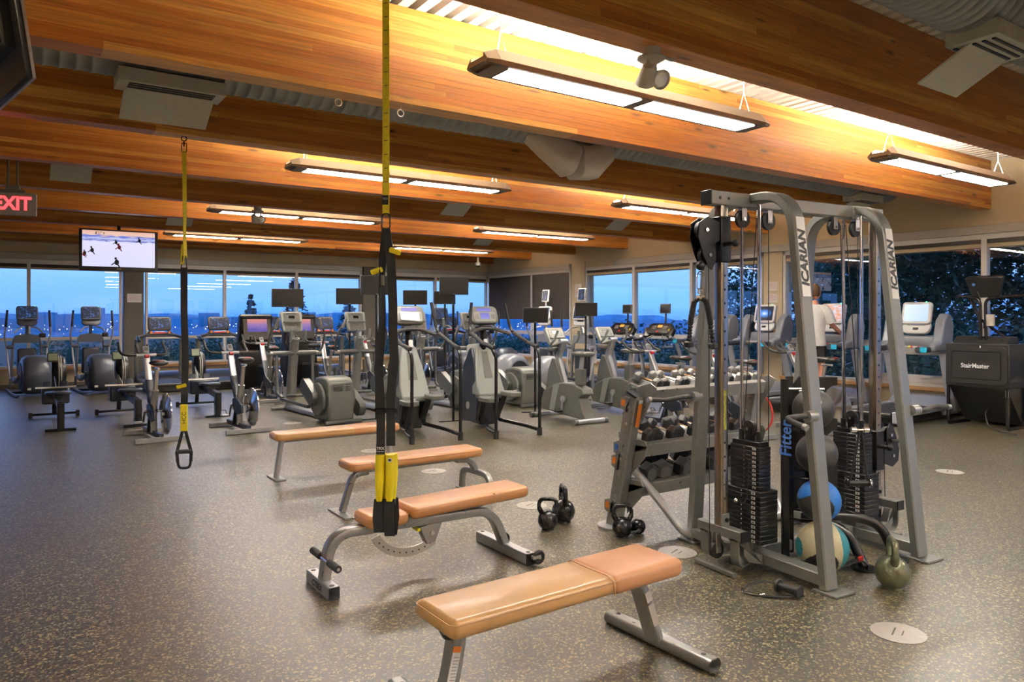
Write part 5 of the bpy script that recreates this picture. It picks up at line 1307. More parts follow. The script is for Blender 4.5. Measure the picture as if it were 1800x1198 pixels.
# a small white display stands above the console of this kind
console_screen(el3, (0, .99, 1.99), .16, .22, R(8), 'white', 'scr_dimblue', 'media_display', .018, .035, .02)
MB().rod((0, 1.0, 1.72), (0, 1.0, 1.90), .015, 8).build('display_stem', 'white', el3)
el3.location = (8.42, 12.35, 0); el3.rotation_euler = (0, 0, R(-82))
dup(el3, (8.50, 11.20, 0), R(-80), 'drum elliptical with a white raised console, side-on, nearer one by the beige column')

def cross_trainer(lab, paper=False):
    t = thing('cross_trainer', lab, 'elliptical', group='grey cross trainers')
    MB().sweep([(0, 1.10, .05), (0, -.75, .05)], rrect(.16, .07, .02, 2), up=(0,0,1)).build('base_rail', 'silver', t)
    MB().sweep([(-.30, 1.05, .035), (.30, 1.05, .035)], rrect(.06, .05, .015, 2), up=(0,0,1)).build('front_foot', 'steel_dark', t)
    MB().sweep([(-.28, -.98, .035), (.28, -.98, .035)], rrect(.06, .05, .015, 2), up=(0,0,1)).build('rear_foot', 'steel_dark', t)
    c = MB().tube([(0, 1.02, .06), (0, .92, .70), (0, .83, 1.16)], [.085, .075, .072], 20).build('column', 'steel', t)
    MB().at((0, .825, 1.185), (R(12), 0, 0)).lathe([(.078, -.03), (.082, 0), (.078, .015), (.058, .015), (.056, -.035), (.001, -.036)], 22).build('cup_holder', 'lf_light', c)
    MB().sweep([(0, .90, 1.08), (0, 1.02, 1.40)], rrect(.12, .07, .02, 2), up=(1,0,0)).build('console_neck', 'lf_grey', t)
    k = MB().at((0, .97, 1.46), (R(-18), 0, 0))
    k.loft([[(u*1.0*(1 if v > 0 else .90), y, v) for u, v in rrect(.37, .34, .03, 3)] for y in (-.03, .03)])
    k = k.build('console', 'lf_light', t, bev=.01)
    MB().at((0, .97, 1.46), (R(-18), 0, 0)).rbox((0, -.032, .07), (.27, .006, .14), .01, 'y').build('display_panel', 'lf_grey', k)
    MB().at((0, .97, 1.46), (R(-18), 0, 0)).box((0, -.037, .075), (.10, .003, .045)).build('display', 'screenoff', k)
    MB().at((0, .97, 1.46), (R(-18), 0, 0)).box((0, -.037, .130), (.18, .003, .012)).build('speaker_slot', 'blackp', k)
    MB().at((0, .97, 1.46), (R(-18), 0, 0)).box((0, -.045, -.015), (.31, .03, .012)).build('reading_ledge', 'lf_grey', k)
    MB().at((0, .97, 1.46), (R(-18), 0, 0)).rbox((0, -.033, -.09), (.26, .006, .12), .01, 'y').build('lower_panel', 'lf_grey', k)
    MB().at((0, .97, 1.46), (R(-18), 0, 0)).box((0, -.038, -.10), (.05, .003, .01)).disc((.05, -.038, -.10), .009, .004, 'y', 8).disc((.05, -.038, -.06), .009, .004, 'y', 8).build('keys', 'green_led' if 0 else 'lf_light', k, kind='stuff')
    if paper: MB().at((0, .97, 1.46), (R(-22), R(3), 0)).box((0, -.055, .02), (.36, .004, .20)).build('paper_sheet', 'paper', k)
    MB().rod((-.36, .84, .95), (.36, .84, .95), .042, 16).build('pivot_tube', 'steel_dark', t)
    for s in (-1, 1):
        MB().rod((s*.36, .84, .95), (s*.46, .84, .95), .034, 14).build('pivot_cap', 'steel', t)
        MB().tube(fillet([(s*.40, .84, .95), (s*.46, .80, 1.02), (s*.46, .68, 1.28), (s*.38, .66, 1.42)], .08), .018, 10).build('moving_arm', 'steel_dark', t)
        MB().rod((s*.39, .66, 1.36), (s*.34, .62, 1.52), .025, 12, .022).build('arm_grip', 'lf_light', t)
        MB().tube(fillet([(s*.09, .80, 1.14), (s*.12, .68, 1.18), (s*.12, .66, 1.34)], .05), .018, 10).build('fixed_grip', 'lf_light', t)
        yy = -.05 if s < 0 else .12
        MB().sweep(fillet([(s*.30, .84, .95), (s*.30, .80, .30), (s*.30, .55, .26)], .08), rrect(.05, .05, .015, 2), up=(1,0,0)).build('link_bar', 'steel_dark', t)
        MB().sweep([(s*.30, .62, .24), (s*.30, -.45, .34 + .12*s)], rrect(.05, .06, .015, 2), up=(1,0,0)).build('pedal_rail', 'steel_dark', t)
        MB().at((s*.22, .25, .32), (R(6*s), 0, 0)).soft((0, 0, 0), (.17, .38, .05), .05, .02, 'z').build('pedal', 'lf_grey', t)
        MB().disc((s*.235, -.62, .34), .24, .05, 'x', 30, .012).build('crank_disc', 'lf_grey', t)
        MB().at((s*.30, -.62, .36), (R(30 if s < 0 else -150), 0, 0)).rbox((0, .17, 0), (.10, .50, .22), .09, 'x', 6).build('crank_cover', 'steel_dark', t)
    h = MB(); W = .40
    pr = [(-.92, .03), (-.40, .03), (-.36, .25), (-.38, .58), (-.44, .645), (-.62, .675), (-.82, .655), (-.90, .60), (-.94, .35)]
    h.prism(pr, 'x', -W/2, W/2); h = h.build('drive_housing', 'lf_grey', t, bev=.035, seg=3)
    for r_ in range(3):
        for q in range(6): MB
    v = MB()
    for r_ in range(4):
        for q in range(6): v.box((-.12+.025*q, -.945 + .022*0, .48+.028*r_), (.012, .02, .008))
        for q in range(3): v.box((.07+.025*q, -.945, .48+.028*r_), (.012, .02, .008))
    v.build('vent_slots', 'blackp', h, kind='stuff')
    return t
ct = cross_trainer('grey cross trainer with a barrel drive housing, first one, right of the farther spin bikes'); ct.location = (3.90, 11.10, 0); ct.rotation_euler = (0, 0, R(4))
dup(ct, (5.02, 11.10, 0), R(4), 'grey cross trainer directly behind the nearest suspension strap')
dup(ct, (6.24, 11.15, 0), R(4), 'grey cross trainer between the two stair climbers')
dup(ct, (7.34, 11.15, 0), R(4), 'grey cross trainer behind the second stair climber')

def stair_climber(lab, paper=False):
    t = thing('stair_climber', lab, 'stair climber', group='stair climbers')
    for s in (-1, 1):
        MB().tube(fillet([(s*.32, 0, .02), (s*.32, 0, 1.12), (s*.34, .34, 1.20), (s*.32, .80, 1.34), (s*.26, .86, 1.74)], .14, 6), .021, 12).build('handrail', 'blackm', t)
        MB().tube([(s*.32, .05, 1.155), (s*.34, .34, 1.20), (s*.325, .72, 1.32)], .025, 10).build('rail_grip', 'grip', t)
        MB().rod((s*.32, 0, .0), (s*.32, 0, .10), .034, 14).build('rail_boot', 'rubber', t)
        MB().tube(fillet([(s*.32, 0, .07), (s*.28, .35, .09), (s*.10, .72, .13)], .1), .025, 10).build('base_tube', 'blackm', t)
        z = .50 if s > 0 else .44
        MB().loft([[(s*.17+u, .52+v, z-.03) for u, v in rrect(.19, .36, .08, 4)], [(s*.17+u, .52+v, z+.03) for u, v in rrect(.19, .36, .08, 4)]]).build('pedal', 'lf_grey', t, bev=.01)
        MB().tube([(s*.17-.07, .38, z+.03), (s*.17-.03, .36, z+.06), (s*.17+.03, .36, z+.06), (s*.17+.07, .38, z+.03)], .005, 6).build('pedal_hoop', 'silver', t)
        MB().sweep([(s*.16, .70, z-.04), (s*.13, .85, .18)], rrect(.05, .09, .01, 1), up=(1,0,0)).build('pedal_arm', 'blackp', t)
        MB().prism([(.86, .10), (1.40, .05), (1.44, .30), (1.30, .85), (1.10, 1.10), (1.02, 1.12), (.86, .62), (.80, .45)], 'x', s*.15, s*.19).build('side_shell', 'lf_blue', t, bev=.018)
    f = MB(); P = [(.205, .72, .48), (.20, .80, .60), (.17, .92, .88), (.11, 1.02, 1.12), (.07, 1.08, 1.17)]
    rings = [[(-w, y, z), (w, y, z), (w*.9, y+.36, z-.03), (-w*.9, y+.36, z-.03)] for w, y, z in P]
    f.loft(rings); f = f.build('front_shell', 'lf_light', t, bev=.02)
    MB().loft([[(-.06, .835, .70), (.06, .835, .70), (.06, .86, .70), (-.06, .86, .70)], [(-.045, .995, 1.06), (.045, .995, 1.06), (.045, 1.02, 1.06), (-.045, 1.02, 1.06)]]).build('recess', 'lf_grey', f)
    MB().box((0, .78, .46), (.40, .18, .07)).build('shroud_lip', 'lf_grey', t, bev=.02)
    MB().box((0, 1.02, .26), (.26, .34, .42)).build('drive_case', 'blackp', t, bev=.02)
    MB().disc((-.193, 1.12, .30), .055, .01, 'x', 24).build('side_badge', 'silver', t)
    MB().tube(fillet([(0, 1.06, 1.08), (0, 1.00, 1.24), (0, 1.08, 1.44)], .08), .052, 14).build('mast', 'blackp', t)
    MB().tube(fillet([(-.31, .80, 1.30), (-.14, .92, 1.38), (.14, .92, 1.38), (.31, .80, 1.30)], .1), .024, 10).build('cross_grip', 'grip', t)
    k = MB().at((0, 1.02, 1.56), (R(-24), 0, 0)).soft((0, 0, 0), (.42, .08, .27), .07, .02, 'y').build('console', 'lf_grey', t)
    MB().at((0, 1.02, 1.56), (R(-24), 0, 0)).rbox((0, -.042, -.03), (.34, .006, .15), .03, 'y').build('keypad', 'lf_light', k)
    MB().at((0, 1.02, 1.56), (R(-24), 0, 0)).box((0, -.044, .075), (.22, .004, .045)).build('display', 'scr_violet', k)
    MB().at((0, 1.02, 1.56), (R(-24), 0, 0)).box((0, -.047, -.02), (.14, .004, .085)).build('display', 'scr_violet', k)
    for x in (-.125, .125):
        kk = MB().at((0, 1.02, 1.56), (R(-24), 0, 0))
        for a in range(3):
            for b_ in range(3): kk.disc((x-.02+.02*a, -.047, -.055+.025*b_), .005, .004, 'y', 6)
        kk.build('keys', 'blackp', k, kind='stuff')
    MB().box((0, 1.0, 1.40), (.20, .16, .04)).build('console_tray', 'blackp', t, bev=.01)
    if paper: MB().at((.06, .95, 1.52), (R(-24), R(4), 0)).box((0, -.02, 0), (.34, .004, .17)).build('paper_sheet', 'paper', k)
    MB().at((.0, .985, 1.18), (R(-10), 0, R(0))).rbox((0, -.04, 0), (.06, .012, .10), .02, 'y').build('badge', 'paper', t)
    return t
scl = stair_climber('black-railed stair climber in clear view, right of the nearest suspension strap'); scl.location = (5.40, 7.76, 0); scl.rotation_euler = (0, 0, R(-6))
sc2 = dup(scl, (4.34, 8.00, 0), R(-7), 'black-railed stair climber behind the nearest suspension strap, with white papers on its console')
for k_ in [c for c in sc2.children if c.name.startswith('console')][:1]:
    MB().at((.05, .97, 1.55), (R(-28), R(4), 0)).box((-.06, -.02, -.01), (.27, .004, .13)).build('paper_sheet', 'paper', k_)

def upright_bike(lab):
    t = thing('upright_bike', lab, 'exercise bike', group='upright bikes with grey shells')
    for y in (-.50, .56):
        MB().rod((-.27, y, .04), (.27, y, .04), .034, 14).build('stabiliser', 'silver', t)
        for s in (-1, 1): MB().rod((s*.25, y, .04), (s*.31, y, .04), .038, 14).build('stabiliser_cap', 'lf_grey', t)
    body = [(-.42, .50), (-.46, .42), (-.34, .36), (-.50, .06), (-.42, .05), (.30, .10), (.56, .12), (.60, .20), (.50, .42), (.30, .50), (.05, .56), (-.20, .56)]
    b = MB().prism(body, 'x', -.10, .10).build('body_shell', 'lf_grey', t, bev=.02, seg=3)
    MB().prism([(.10, .555), (.24, .12), (.36, .13), (.26, .515)], 'x', -.103, .103).build('shell_band', 'lf_light', b, bev=.004)
    MB().prism([(.08, .54), (.50, .42), (.44, .72), (.34, .92), (.26, .90)], 'x', -.07, .07).build('front_shell', 'lf_grey', t, bev=.015)
    MB().sweep(fillet([(0, .08, .50), (0, .26, .92), (0, .14, 1.16)], .06, 4), rrect(.085, .075, .012, 2), up=(1,0,0)).build('mast', 'silver', t)
    MB().disc((-.048, .20, .80), .022, .012, 'x', 14).build('mast_knob', 'lf_light', t)
    MB().box((0, -.27, .66), (.12, .13, .24)).build('seat_sleeve', 'lf_grey', t, bev=.012)
    MB().sweep([(0, -.27, .70), (0, -.31, .96)], rrect(.05, .06, .012, 2), up=(1,0,0)).build('seat_post', 'silver', t)
    sd = MB(); sd.loft([[(w*math.cos(a), y, z + hh*math.sin(a)) for a in [2*PI*k/14 for k in range(14)]] for y, w, z, hh in ((-.47, .07, 1.0, .02), (-.45, .125, 1.0, .04), (-.36, .135, 1.0, .04), (-.26, .09, 1.005, .035), (-.15, .045, 1.0, .03), (-.08, .03, .995, .022), (-.07, .01, .99, .01))]); sd.build('saddle', 'lf_grey', t, ang=80)
    cr = MB().disc((-.115, .0, .32), .05, .03, 'x', 18).sweep([(-.125, 0, .32), (-.125, .02, .14)], rrect(.018, .04, .008, 2), up=(1,0,0)).disc((.115, .0, .32), .05, .03, 'x', 18).sweep([(.125, 0, .32), (.125, -.02, .50)], rrect(.018, .04, .008, 2), up=(1,0,0)).build('crank', 'silver', t)
    for x, z in ((-.19, .14), (.19, .50)): MB().box((x, .02 if x < 0 else -.02, z), (.10, .10, .03)).build('pedal', 'blackp', cr, bev=.008)
    MB().disc((-.101, .20, .24), .001, .001, 'x', 4).build('bolt', 'lf_light', b)
    MB().disc((-.104, .33, .40), .17, .03, 'x', 30, .008).build('side_disc', 'lf_light', t) if 0 else None
    MB().tube(fillet([(-.20, .02, 1.34), (-.23, .06, 1.20), (-.22, .22, 1.10), (-.06, .12, 1.16), (.06, .12, 1.16), (.22, .22, 1.10), (.23, .06, 1.20), (.20, .02, 1.34)], .08), .020, 10).build('handlebar', 'lf_light', t)
    MB().rod((-.07, .14, 1.17), (.07, .14, 1.17), .042, 14).build('handlebar_clamp', 'silver', t)
    MB().box((0, .30, 1.05), (.28, .16, .07)).build('accessory_tray', 'lf_grey', t, bev=.02)
    k = MB().at((0, .34, 1.24), (R(-32), 0, 0)).soft((0, 0, 0), (.34, .07, .30), .04, .015, 'y').build('console', 'lf_light', t)
    MB().at((0, .34, 1.24), (R(-32), 0, 0)).rbox((0, -.037, .05), (.26, .006, .14), .01, 'y').build('display_panel', 'lf_grey', k)
    MB().at((0, .34, 1.24), (R(-32), 0, 0)).box((-.02, -.042, .05), (.09, .003, .05)).build('display', 'screenoff', k)
    MB().at((0, .34, 1.24), (R(-32), 0, 0)).box((0, -.05, -.05), (.28, .03, .012)).build('reading_ledge', 'lf_grey', k)
    MB().sweep([(0, .26, .92), (0, .36, 1.16)], rrect(.10, .06, .02, 2), up=(1,0,0)).build('console_neck', 'lf_grey', t)
    return t
ub = upright_bike('grey upright exercise bike in clear view, beside the second stair climber'); ub.location = (6.93, 8.62, 0)
dup(ub, (8.20, 8.92, 0), R(-2), 'grey upright exercise bike beyond the open end of the dumbbell rack')

M['panelgrey'] = mat('dark_grey_console_panel', (0.06, 0.055, 0.05), 0.45, noise=0.05)
# bikes with big screens
def screen_bike(lab, scr):
    t = thing('screen_bike', lab, 'exercise bike', group='interactive bikes with tall consoles')
    prof_ = [(.50, .06), (.20, .06), (.08, .45), (.12, .85), (.30, 1.02), (.26, 1.10), (.18, 1.56), (.24, 1.60), (.34, 1.58), (.46, 1.1), (.56, .6)]
    MB().prism(prof_, 'x', -.33, .33).build('body', 'screenmat', t, bev=.03, seg=3)
    MB().at((0, .205, 1.32), (R(-9.5), 0, 0)).rbox((0, -.035, 0), (.56, .02, .50), .03, 'y').build('console_panel', 'panelgrey', t)
    MB().at((0, .205, 1.36), (R(-9.5), 0, 0)).box((0, -.048, 0), (.40, .006, .26)).build('screen', scr, t, smooth=False)
    MB().tube(fillet([(-.22, -.10, 1.16), (-.20, .02, 1.02), (.0, .10, 1.0), (.20, .02, 1.02), (.22, -.10, 1.16)], .07), .018, 10).build('handlebar', 'grip', t)
    MB().sweep([(0, .3, .06), (0, -.62, .06)], rrect(.12, .08, .02, 2), up=(0,0,1)).build('base_rail', 'blackp', t)
    MB().rod((-.24, -.60, .04), (.24, -.60, .04), .03, 10).build('rear_foot', 'blackp', t)
    MB().box((0, -.30, .34), (.20, .50, .50)).build('drive_case', 'blackp', t, bev=.05)
    MB().sweep([(0, -.42, .5), (0, -.50, .92)], rrect(.05, .06, .012, 2), up=(1,0,0)).build('seat_post', 'steel_dark', t)
    MB().soft((0, -.52, .95), (.24, .28, .07), .09, .03, 'z').build('saddle', 'blackp', t)
    return t
kb1 = screen_bike('tall dark console bike with a purple map screen, behind the second spin bike', 'scr_purple'); kb1.location = (4.20, 15.25, 0); kb1.rotation_euler = (0, 0, R(4))
kb2 = screen_bike('tall dark console bike with a violet landscape screen, between the first two cross trainers', 'scr_purple'); kb2.location = (5.14, 15.3, 0); kb2.rotation_euler = (0, 0, R(4))

def pole_tv(lab, x, y, z, w, rz, yaw=0):
    t = thing('pole_mounted_screen', lab, 'television', (x, y, 0), rz, 'small screens on black poles')
    MB().rod((0, .05, .01), (0, .05, z+.05), .019, 10).build('pole', 'blackm', t)
    h = w*.60
    b = MB().at((0, 0, z), (R(4), 0, 0)).rbox((0, 0, 0), (w, .045, h), .008, 'y').build('bezel', 'blackp', t, bev=.003)
    MB().at((0, 0, z), (R(4), 0, 0)).box((0, -.024, .012), (w*.93, .003, h*.84)).build('screen', 'screenmat', b, smooth=False)
    MB().at((0, 0, z), (R(4), 0, 0)).box((0, -.025, -h*.455), (.03, .003, .006)).build('badge', 'trim', b)
    MB().sweep([(-.22, .0, .006), (.10, .05, .006)], rrect(.07, .010, .003, 1), up=(0,0,1)).build('base_plate', 'blackm', t)
    return t
for x, y, z, w, rz, lab in [(4.06, 13.00, 1.88, .54, R(-12), 'small blank screen on a black pole, over the first cross trainer console'),
                      (5.26, 13.10, 1.93, .50, R(-22), 'small blank screen on a black pole, tilted, over the second cross trainer console'),
                      (4.56, 10.28, 2.02, .48, R(-14), 'small blank screen on a black pole, right behind the nearest suspension strap'),
                      (6.49, 12.83, 1.92, .465, R(-30), 'small blank screen on a black pole, just right of the nearest suspension strap'),
                      (5.40, 9.42, 2.0, .43, R(-20), 'small blank screen on a black pole, highest one left of the clear-view stair climber console'),
                      (7.05, 12.66, 1.92, .42, R(-34), 'small blank screen on a black pole, half hidden behind the highest one'),
                      (7.00, 9.57, 1.57, .40, R(-30), 'small blank screen on a black pole, above the first upright bike'),
                      (8.78, 10.42, 1.68, .41, R(-32), 'small blank screen on a black pole, above the second upright bike')]:
    pole_tv(lab, x, y, z, w, rz)

# treadmills
def treadmill(kind, lab, grp):
    t = thing('treadmill', lab, 'treadmill', group=grp)
    W = {'shroud': .88, 'window': .94, 'curved': .82}[kind]
    body = {'window': 'lf_blue', 'curved': 'precor', 'shroud': 'precorL'}[kind]; up = {'window': 'steel_dark', 'curved': 'silver2', 'shroud': 'silver2'}[kind]
    y0, y1 = -.95, .95
    for s in (-1, 1): MB().rbox((s*(W/2-.06), -.10, .17), (.12, 1.66, .07), .012, 'y').build('side_rail', body, t)
    MB().box((0, -.15, .15), (W-.24, 1.60, .05)).build('running_belt', 'rubber', t)
    MB().rod((-(W/2-.13), -.93, .155), (W/2-.13, -.93, .155), .035, 12).build('rear_roller', 'blackp', t)
    MB().rbox((0, -.10, .08), (W-.10, 1.6, .12), .02, 'y').build('undertray', 'blackp', t)
    for s in (-1, 1): MB().box((s*(W/2-.05), -.93, .13), (.10, .10, .16)).build('end_cap', 'silver2' if kind == 'shroud' else body, t, bev=.012)
    h = MB(); h.prism([(.42, .16), (.46, .20), (.62, .30), (.80, .33), (.94, .28), (.97, .16), (.95, .06), (.42, .06)], 'x', -W/2, W/2); h.build('motor_hood', body, t, bev=.025, seg=3)
    if kind == 'window':
        for s in (-1, 1):
            MB().sweep([(s*(W/2-.02), .66, .12), (s*(W/2-.02), .56, 1.05)], rrect(.07, .10, .02, 2), up=(1,0,0)).build('upright', up, t)
            MB().sweep(fillet([(s*(W/2-.02), .56, 1.10), (s*(W/2-.0), .34, 1.10), (s*(W/2), .14, 1.02)], .08), rrect(.06, .07, .025, 3), up=(1,0,0)).build('side_arm', body, t)
            MB().disc((s*.18, .52, 1.20), .028, .05, 'y', 12).build('orange_knob', 'orange', t)
        MB().sweep(fillet([(-W/2, .50, 1.08), (-.22, .56, 1.16), (.22, .56, 1.16), (W/2, .50, 1.08)], .12), rrect(.07, .07, .02, 2), up=(0,0,1)).build('console_bar', body, t)
        MB().rod((-.26, .46, 1.12), (.26, .46, 1.12), .017, 10).build('front_grip', 'rubber', t)
        console_screen(t, (0, .62, 1.39), .40, .24, R(14), 'blackp', 'scr_dimblue', 'console', .035, .06, .05)
        MB().box((0, .54, 1.19), (.24, .03, .03)).build('stop_bar', 'red', t); MB().box((0, .535, 1.215), (.22, .02, .018)).build('key_bar', 'white', t)
        for s in (-1, 1): MB().rod((s*.28, .52, 1.14), (s*.16, .60, 1.26), .018, 8).build('console_strut', 'blackp', t)
    elif kind == 'curved':
        for s in (-1, 1):
            MB().sweep(fillet([(s*(W/2-.01), .72, .12), (s*(W/2-.01), .70, .60), (s*(W/2-.01), .46, 1.05), (s*(W/2-.03), .30, 1.13)], .35, 8), rrect(.05, .075, .015, 2), up=(1,0,0)).build('curved_upright', up, t)
            MB().sweep([(s*(W/2-.03), .46, 1.08), (s*(W/2-.03), .05, 1.04)], rrect(.045, .035, .015, 2), up=(1,0,0)).build('side_rail_grip', 'rubber', t)
            MB().rod((s*(W/2-.02), .36, .92), (s*(W/2-.02), -.0, .92), .016, 8).build('side_bar', 'silver', t)
            MB().at((s*.30, .44, 1.20), (R(-35), 0, R(-12*s))).soft((0, 0, 0), (.16, .10, .24), .05, .02, 'y').build('cup_pocket', 'blackp', t)
            MB().rod((s*.10, .42, 1.16), (s*.20, .24, 1.08), .013, 8).build('short_grip', 'silver', t)
        k = MB().at((0, .48, 1.27), (R(-42), 0, 0)).soft((0, 0, 0), (.62, .10, .30), .10, .025, 'y').build('console', 'blackp', t)
        kk = MB().at((0, .48, 1.27), (R(-42), 0, 0))
        for a in range(5):
            for b_ in range(3):
                for s in (-1, 1): kk.box((s*(.10+.022*a), -.052, -.02+.035*b_), (.012, .004, .014))
        kk.build('keys', 'paper', k, kind='stuff')
        MB().at((0, .48, 1.27), (R(-42), 0, 0)).box((0, -.052, .05), (.12, .005, .07)).build('display', 'lcdamber', k)
        MB().at((0, .48, 1.27), (R(-42), 0, 0)).box((.27, -.052, -.05), (.04, .005, .05)).build('yellow_label', 'yellowp', k)
        MB().at((0, .48, 1.27), (R(-42), 0, 0)).disc((0, -.06, -.11), .024, .02, 'y', 14).build('stop_button', 'red', k)
        console_screen(t, (0, .66, 1.72), .22, .17, R(4), 'lf_grey', 'screenoff', 'media_display', .02, .05, .015)
        MB().rod((0, .66, 1.30), (0, .68, 1.62), .02, 10).build('display_stem', 'blackp', t)
    else:
        for s in (-1, 1):
            MB().sweep([(s*(W/2-.02), .72, .12), (s*(W/2-.02), .42, 1.0)], rrect(.06, .13, .02, 2), up=(1,0,0)).build('upright', up, t)
            w_ = [(.10, 1.02), (.52, 1.02), (.66, 1.10), (.72, 1.40), (.64, 1.56), (.52, 1.60), (.40, 1.50), (.28, 1.16), (.08, 1.12)]
            MB().prism(w_, 'x', s*(W/2-.13), s*(W/2+.01)).build('side_shroud', body, t, bev=.03, seg=3)
            MB().rbox((s*(W/2-.10), -.02, 1.06), (.10, .36, .09), .035, 'y', 4).build('side_grip', 'precor_dark', t)
            MB().box((s*(W/2-.03), -.20, 1.06), (.10, .02, .08)).build('grip_cap', 'cyan', t, bev=.01)
            MB().prism([(.42, 1.14), (.56, 1.16), (.60, 1.42), (.52, 1.46), (.44, 1.36)], 'x', s*(W/2-.145), s*(W/2-.13)).build('bottle_recess', 'lf_blue', t)
        MB().rbox((0, .54, 1.16), (W-.16, .16, .20), .05, 'x').build('dash', body, t)
        MB().rod((-(W/2-.12), .34, 1.08), (W/2-.12, .34, 1.08), .019, 10).build('front_grip', 'silver', t)
        for a_, m_ in ((-.04, 'yellowp'), (0, 'red'), (.10, 'red')): MB().rod((a_-.012, .34, 1.08), (a_+.012, .34, 1.08), .022, 10).build('safety_key', m_, t)
        k = console_screen(t, (0, .50, 1.60), .36, .27, R(14), 'white', SCR[0], 'console', .04, .06, .05)
        MB().at((0, .49, 1.38), (R(-24), 0, 0)).soft((0, 0, 0), (.42, .06, .22), .09, .015, 'y', 6).build('lower_console', 'white', k)
        MB().at((0, .49, 1.38), (R(-24), 0, 0)).rbox((0, -.031, .05), (.28, .004, .07), .02, 'y').build('key_field', 'grille', k)
        MB().at((0, .49, 1.38), (R(-24), 0, 0)).box((0, -.034, .05), (.12, .003, .035)).build('small_display', 'scr_violet', k)
        MB().at((0, .49, 1.38), (R(-24), 0, 0)).box((0, -.033, -.035), (.08, .004, .04)).build('badge', 'blackp', k)
        MB().box((0, .445, 1.455), (.44, .02, .008)).build('reading_rack', 'blackp', k); MB().box((.14, .50, 1.775), (.015, .01, .012)).build('indicator', 'green_led', k)
        MB().rbox((0, .60, 1.36), (.16, .08, .26), .02, 'z').build('console_neck', 'precor_dark', t)
    return t
M['silver2'] = mat('blue_silver_paint', (0.36, 0.38, 0.43), 0.36, 0.3, noise=0.04)
M['lcdamber'] = mat('amber_led_display', (0.2, 0.1, 0.02), 0.4, emit=(0.9, 0.5, 0.08), es=0.5)
SCR = ['scr_paleblue']
gw = 'treadmills along the window wall'
tw = treadmill('window', 'dark treadmill at the window wall, just right of the grey column', gw); tw.location = (2.73, 17.25, 0)
for x, y, lab in ((3.98, 17.25, 'dark treadmill at the window wall, between the farther suspension strap and the console bikes'), (5.20, 17.4, 'dark treadmill at the window wall, hidden behind the first console bike'),
               (6.55, 17.4, 'dark treadmill at the window wall, between the first two pole-mounted screens'), (8.95, 17.45, 'dark treadmill at the window wall behind the highest pole-mounted screen'), (10.2, 17.45, 'dark treadmill at the window wall nearest the far corner')):
    dup(tw, (x, y, 0), 0, lab)
gc = 'treadmills with curved uprights'
tc_ = treadmill('curved', 'black-dashboard treadmill with curved silver uprights and small screen, farther of the two', gc); tc_.location = (11.02, 12.30, 0); tc_.rotation_euler = (0, 0, R(-82))
dup(tc_, (11.02, 11.12, 0), R(-82), 'black-dashboard treadmill with curved silver uprights and small screen, behind the rope attachment')
gs = 'blue-grey treadmills along the right wall'
ts = treadmill('shroud', 'blue-grey treadmill with a pale blue screen, next to the stair mill', gs); ts.location = (11.16, 5.86, 0); ts.rotation_euler = (0, 0, R(-88))
def reskin(root, m, *names):
    for c in root.children:
        if c.name.startswith('console'):
            for g in c.children:
                if g.name.startswith('screen'):
                    g.data = g.data.copy(); g.data.materials[0] = M[m]
a = dup(ts, (11.16, 7.27, .0), R(-88), 'blue-grey treadmill with a colourful lit screen, the one the person stands on'); reskin(a, 'scr_list')
a = dup(ts, (11.16, 8.64, 0), R(-88), 'blue-grey treadmill with a bright blue starburst screen'); reskin(a, 'scr_burst')
a = dup(ts, (11.16, 9.85, 0), R(-88), 'blue-grey treadmill seen through the weight column, its screen turned off'); reskin(a, 'screenoff')
t = thing('water_bottle', 'small blue and yellow bottle in the treadmill pocket beside the person', 'bottle', (11.62, 6.98, 1.16))
MB().lathe([(.03, 0), (.033, .02), (.033, .12), (.014, .15), (.014, .17)], 14).build('bottle_body', 'printblue', t); MB().lathe([(.0335, .05), (.0345, .05), (.0345, .08), (.0335, .08)], 14).build('label_band', 'yellowp', t); MB().lathe([(.016, .165), (.016, .19), (.001, .19)], 12).build('cap', 'white', t)

# ------------------------------------------------------------------ stair mill
t = thing('stair_mill', 'large black stair mill with a boxy panel and white lettering, beside the right wall', 'stair mill', (11.12, 4.80, 0), R(-93))
# local: y forward is +x world; the lettered back of the console end faces -y local
w = .84
MB().box((0, .28, .86), (w, .56, .58)).build('upper_case', 'blackcase', t, bev=.012) if 0 else None
M['blackcase'] = mat('charcoal_sheet_metal', (0.019, 0.018, 0.017), 0.42, 0.2, noise=0.06)
MB().box((0, .26, .87), (w, .50, .60)).build('upper_case', 'blackcase', t, bev=.012)
q = MB().rbox((0, -.004, .87), (w-.05, .012, .52), .05, 'y').build('access_panel', 'blackcase', t, bev=.004)
MB().tube([(u, -.013, v+.87) for u, v in rrect(w-.20, .38, .02, 3)], .004, 6, closed=True).build('panel_bead', 'blackm', q)
text('lettering', 'StairMaster', .085, 'printwhite', q, (-.01, -.013, .86), (PI/2, 0, 0), ext=.001, bold=.002, sx=.95)
MB().box((.06, -.012, 1.13), (.012, .003, .03)).build('sticker', 'paper', q)
MB().prism([(.08, 1.17), (.42, 1.17), (.38, 1.27), (.20, 1.27)], 'x', -w/2+.06, w/2-.06).build('top_cowl', 'blackcase', t, bev=.01)
MB().prism([(.02, .57), (.50, .57), (.98, .57), (.98, .06), (.46, .04)], 'x', -w/2+.04, w/2-.04).build('lower_case', 'blackp', t, bev=.01)
for s in (-1, 1):
    MB().sweep(fillet([(s*(w/2-.03), .03, .57), (s*(w/2-.03), .03, .02), (s*(w/2-.03), .60, .02)], .07), rrect(.05, .035, .008, 1), up=(1,0,0)).build('leg_frame', 'blackm', t)
    MB().prism([(.50, .10), (.98, .10), (.98, 1.10), (.50, 1.15)], 'x', s*(w/2-.03), s*(w/2+.01)).build('side_panel', 'blackm', t, bev=.02)
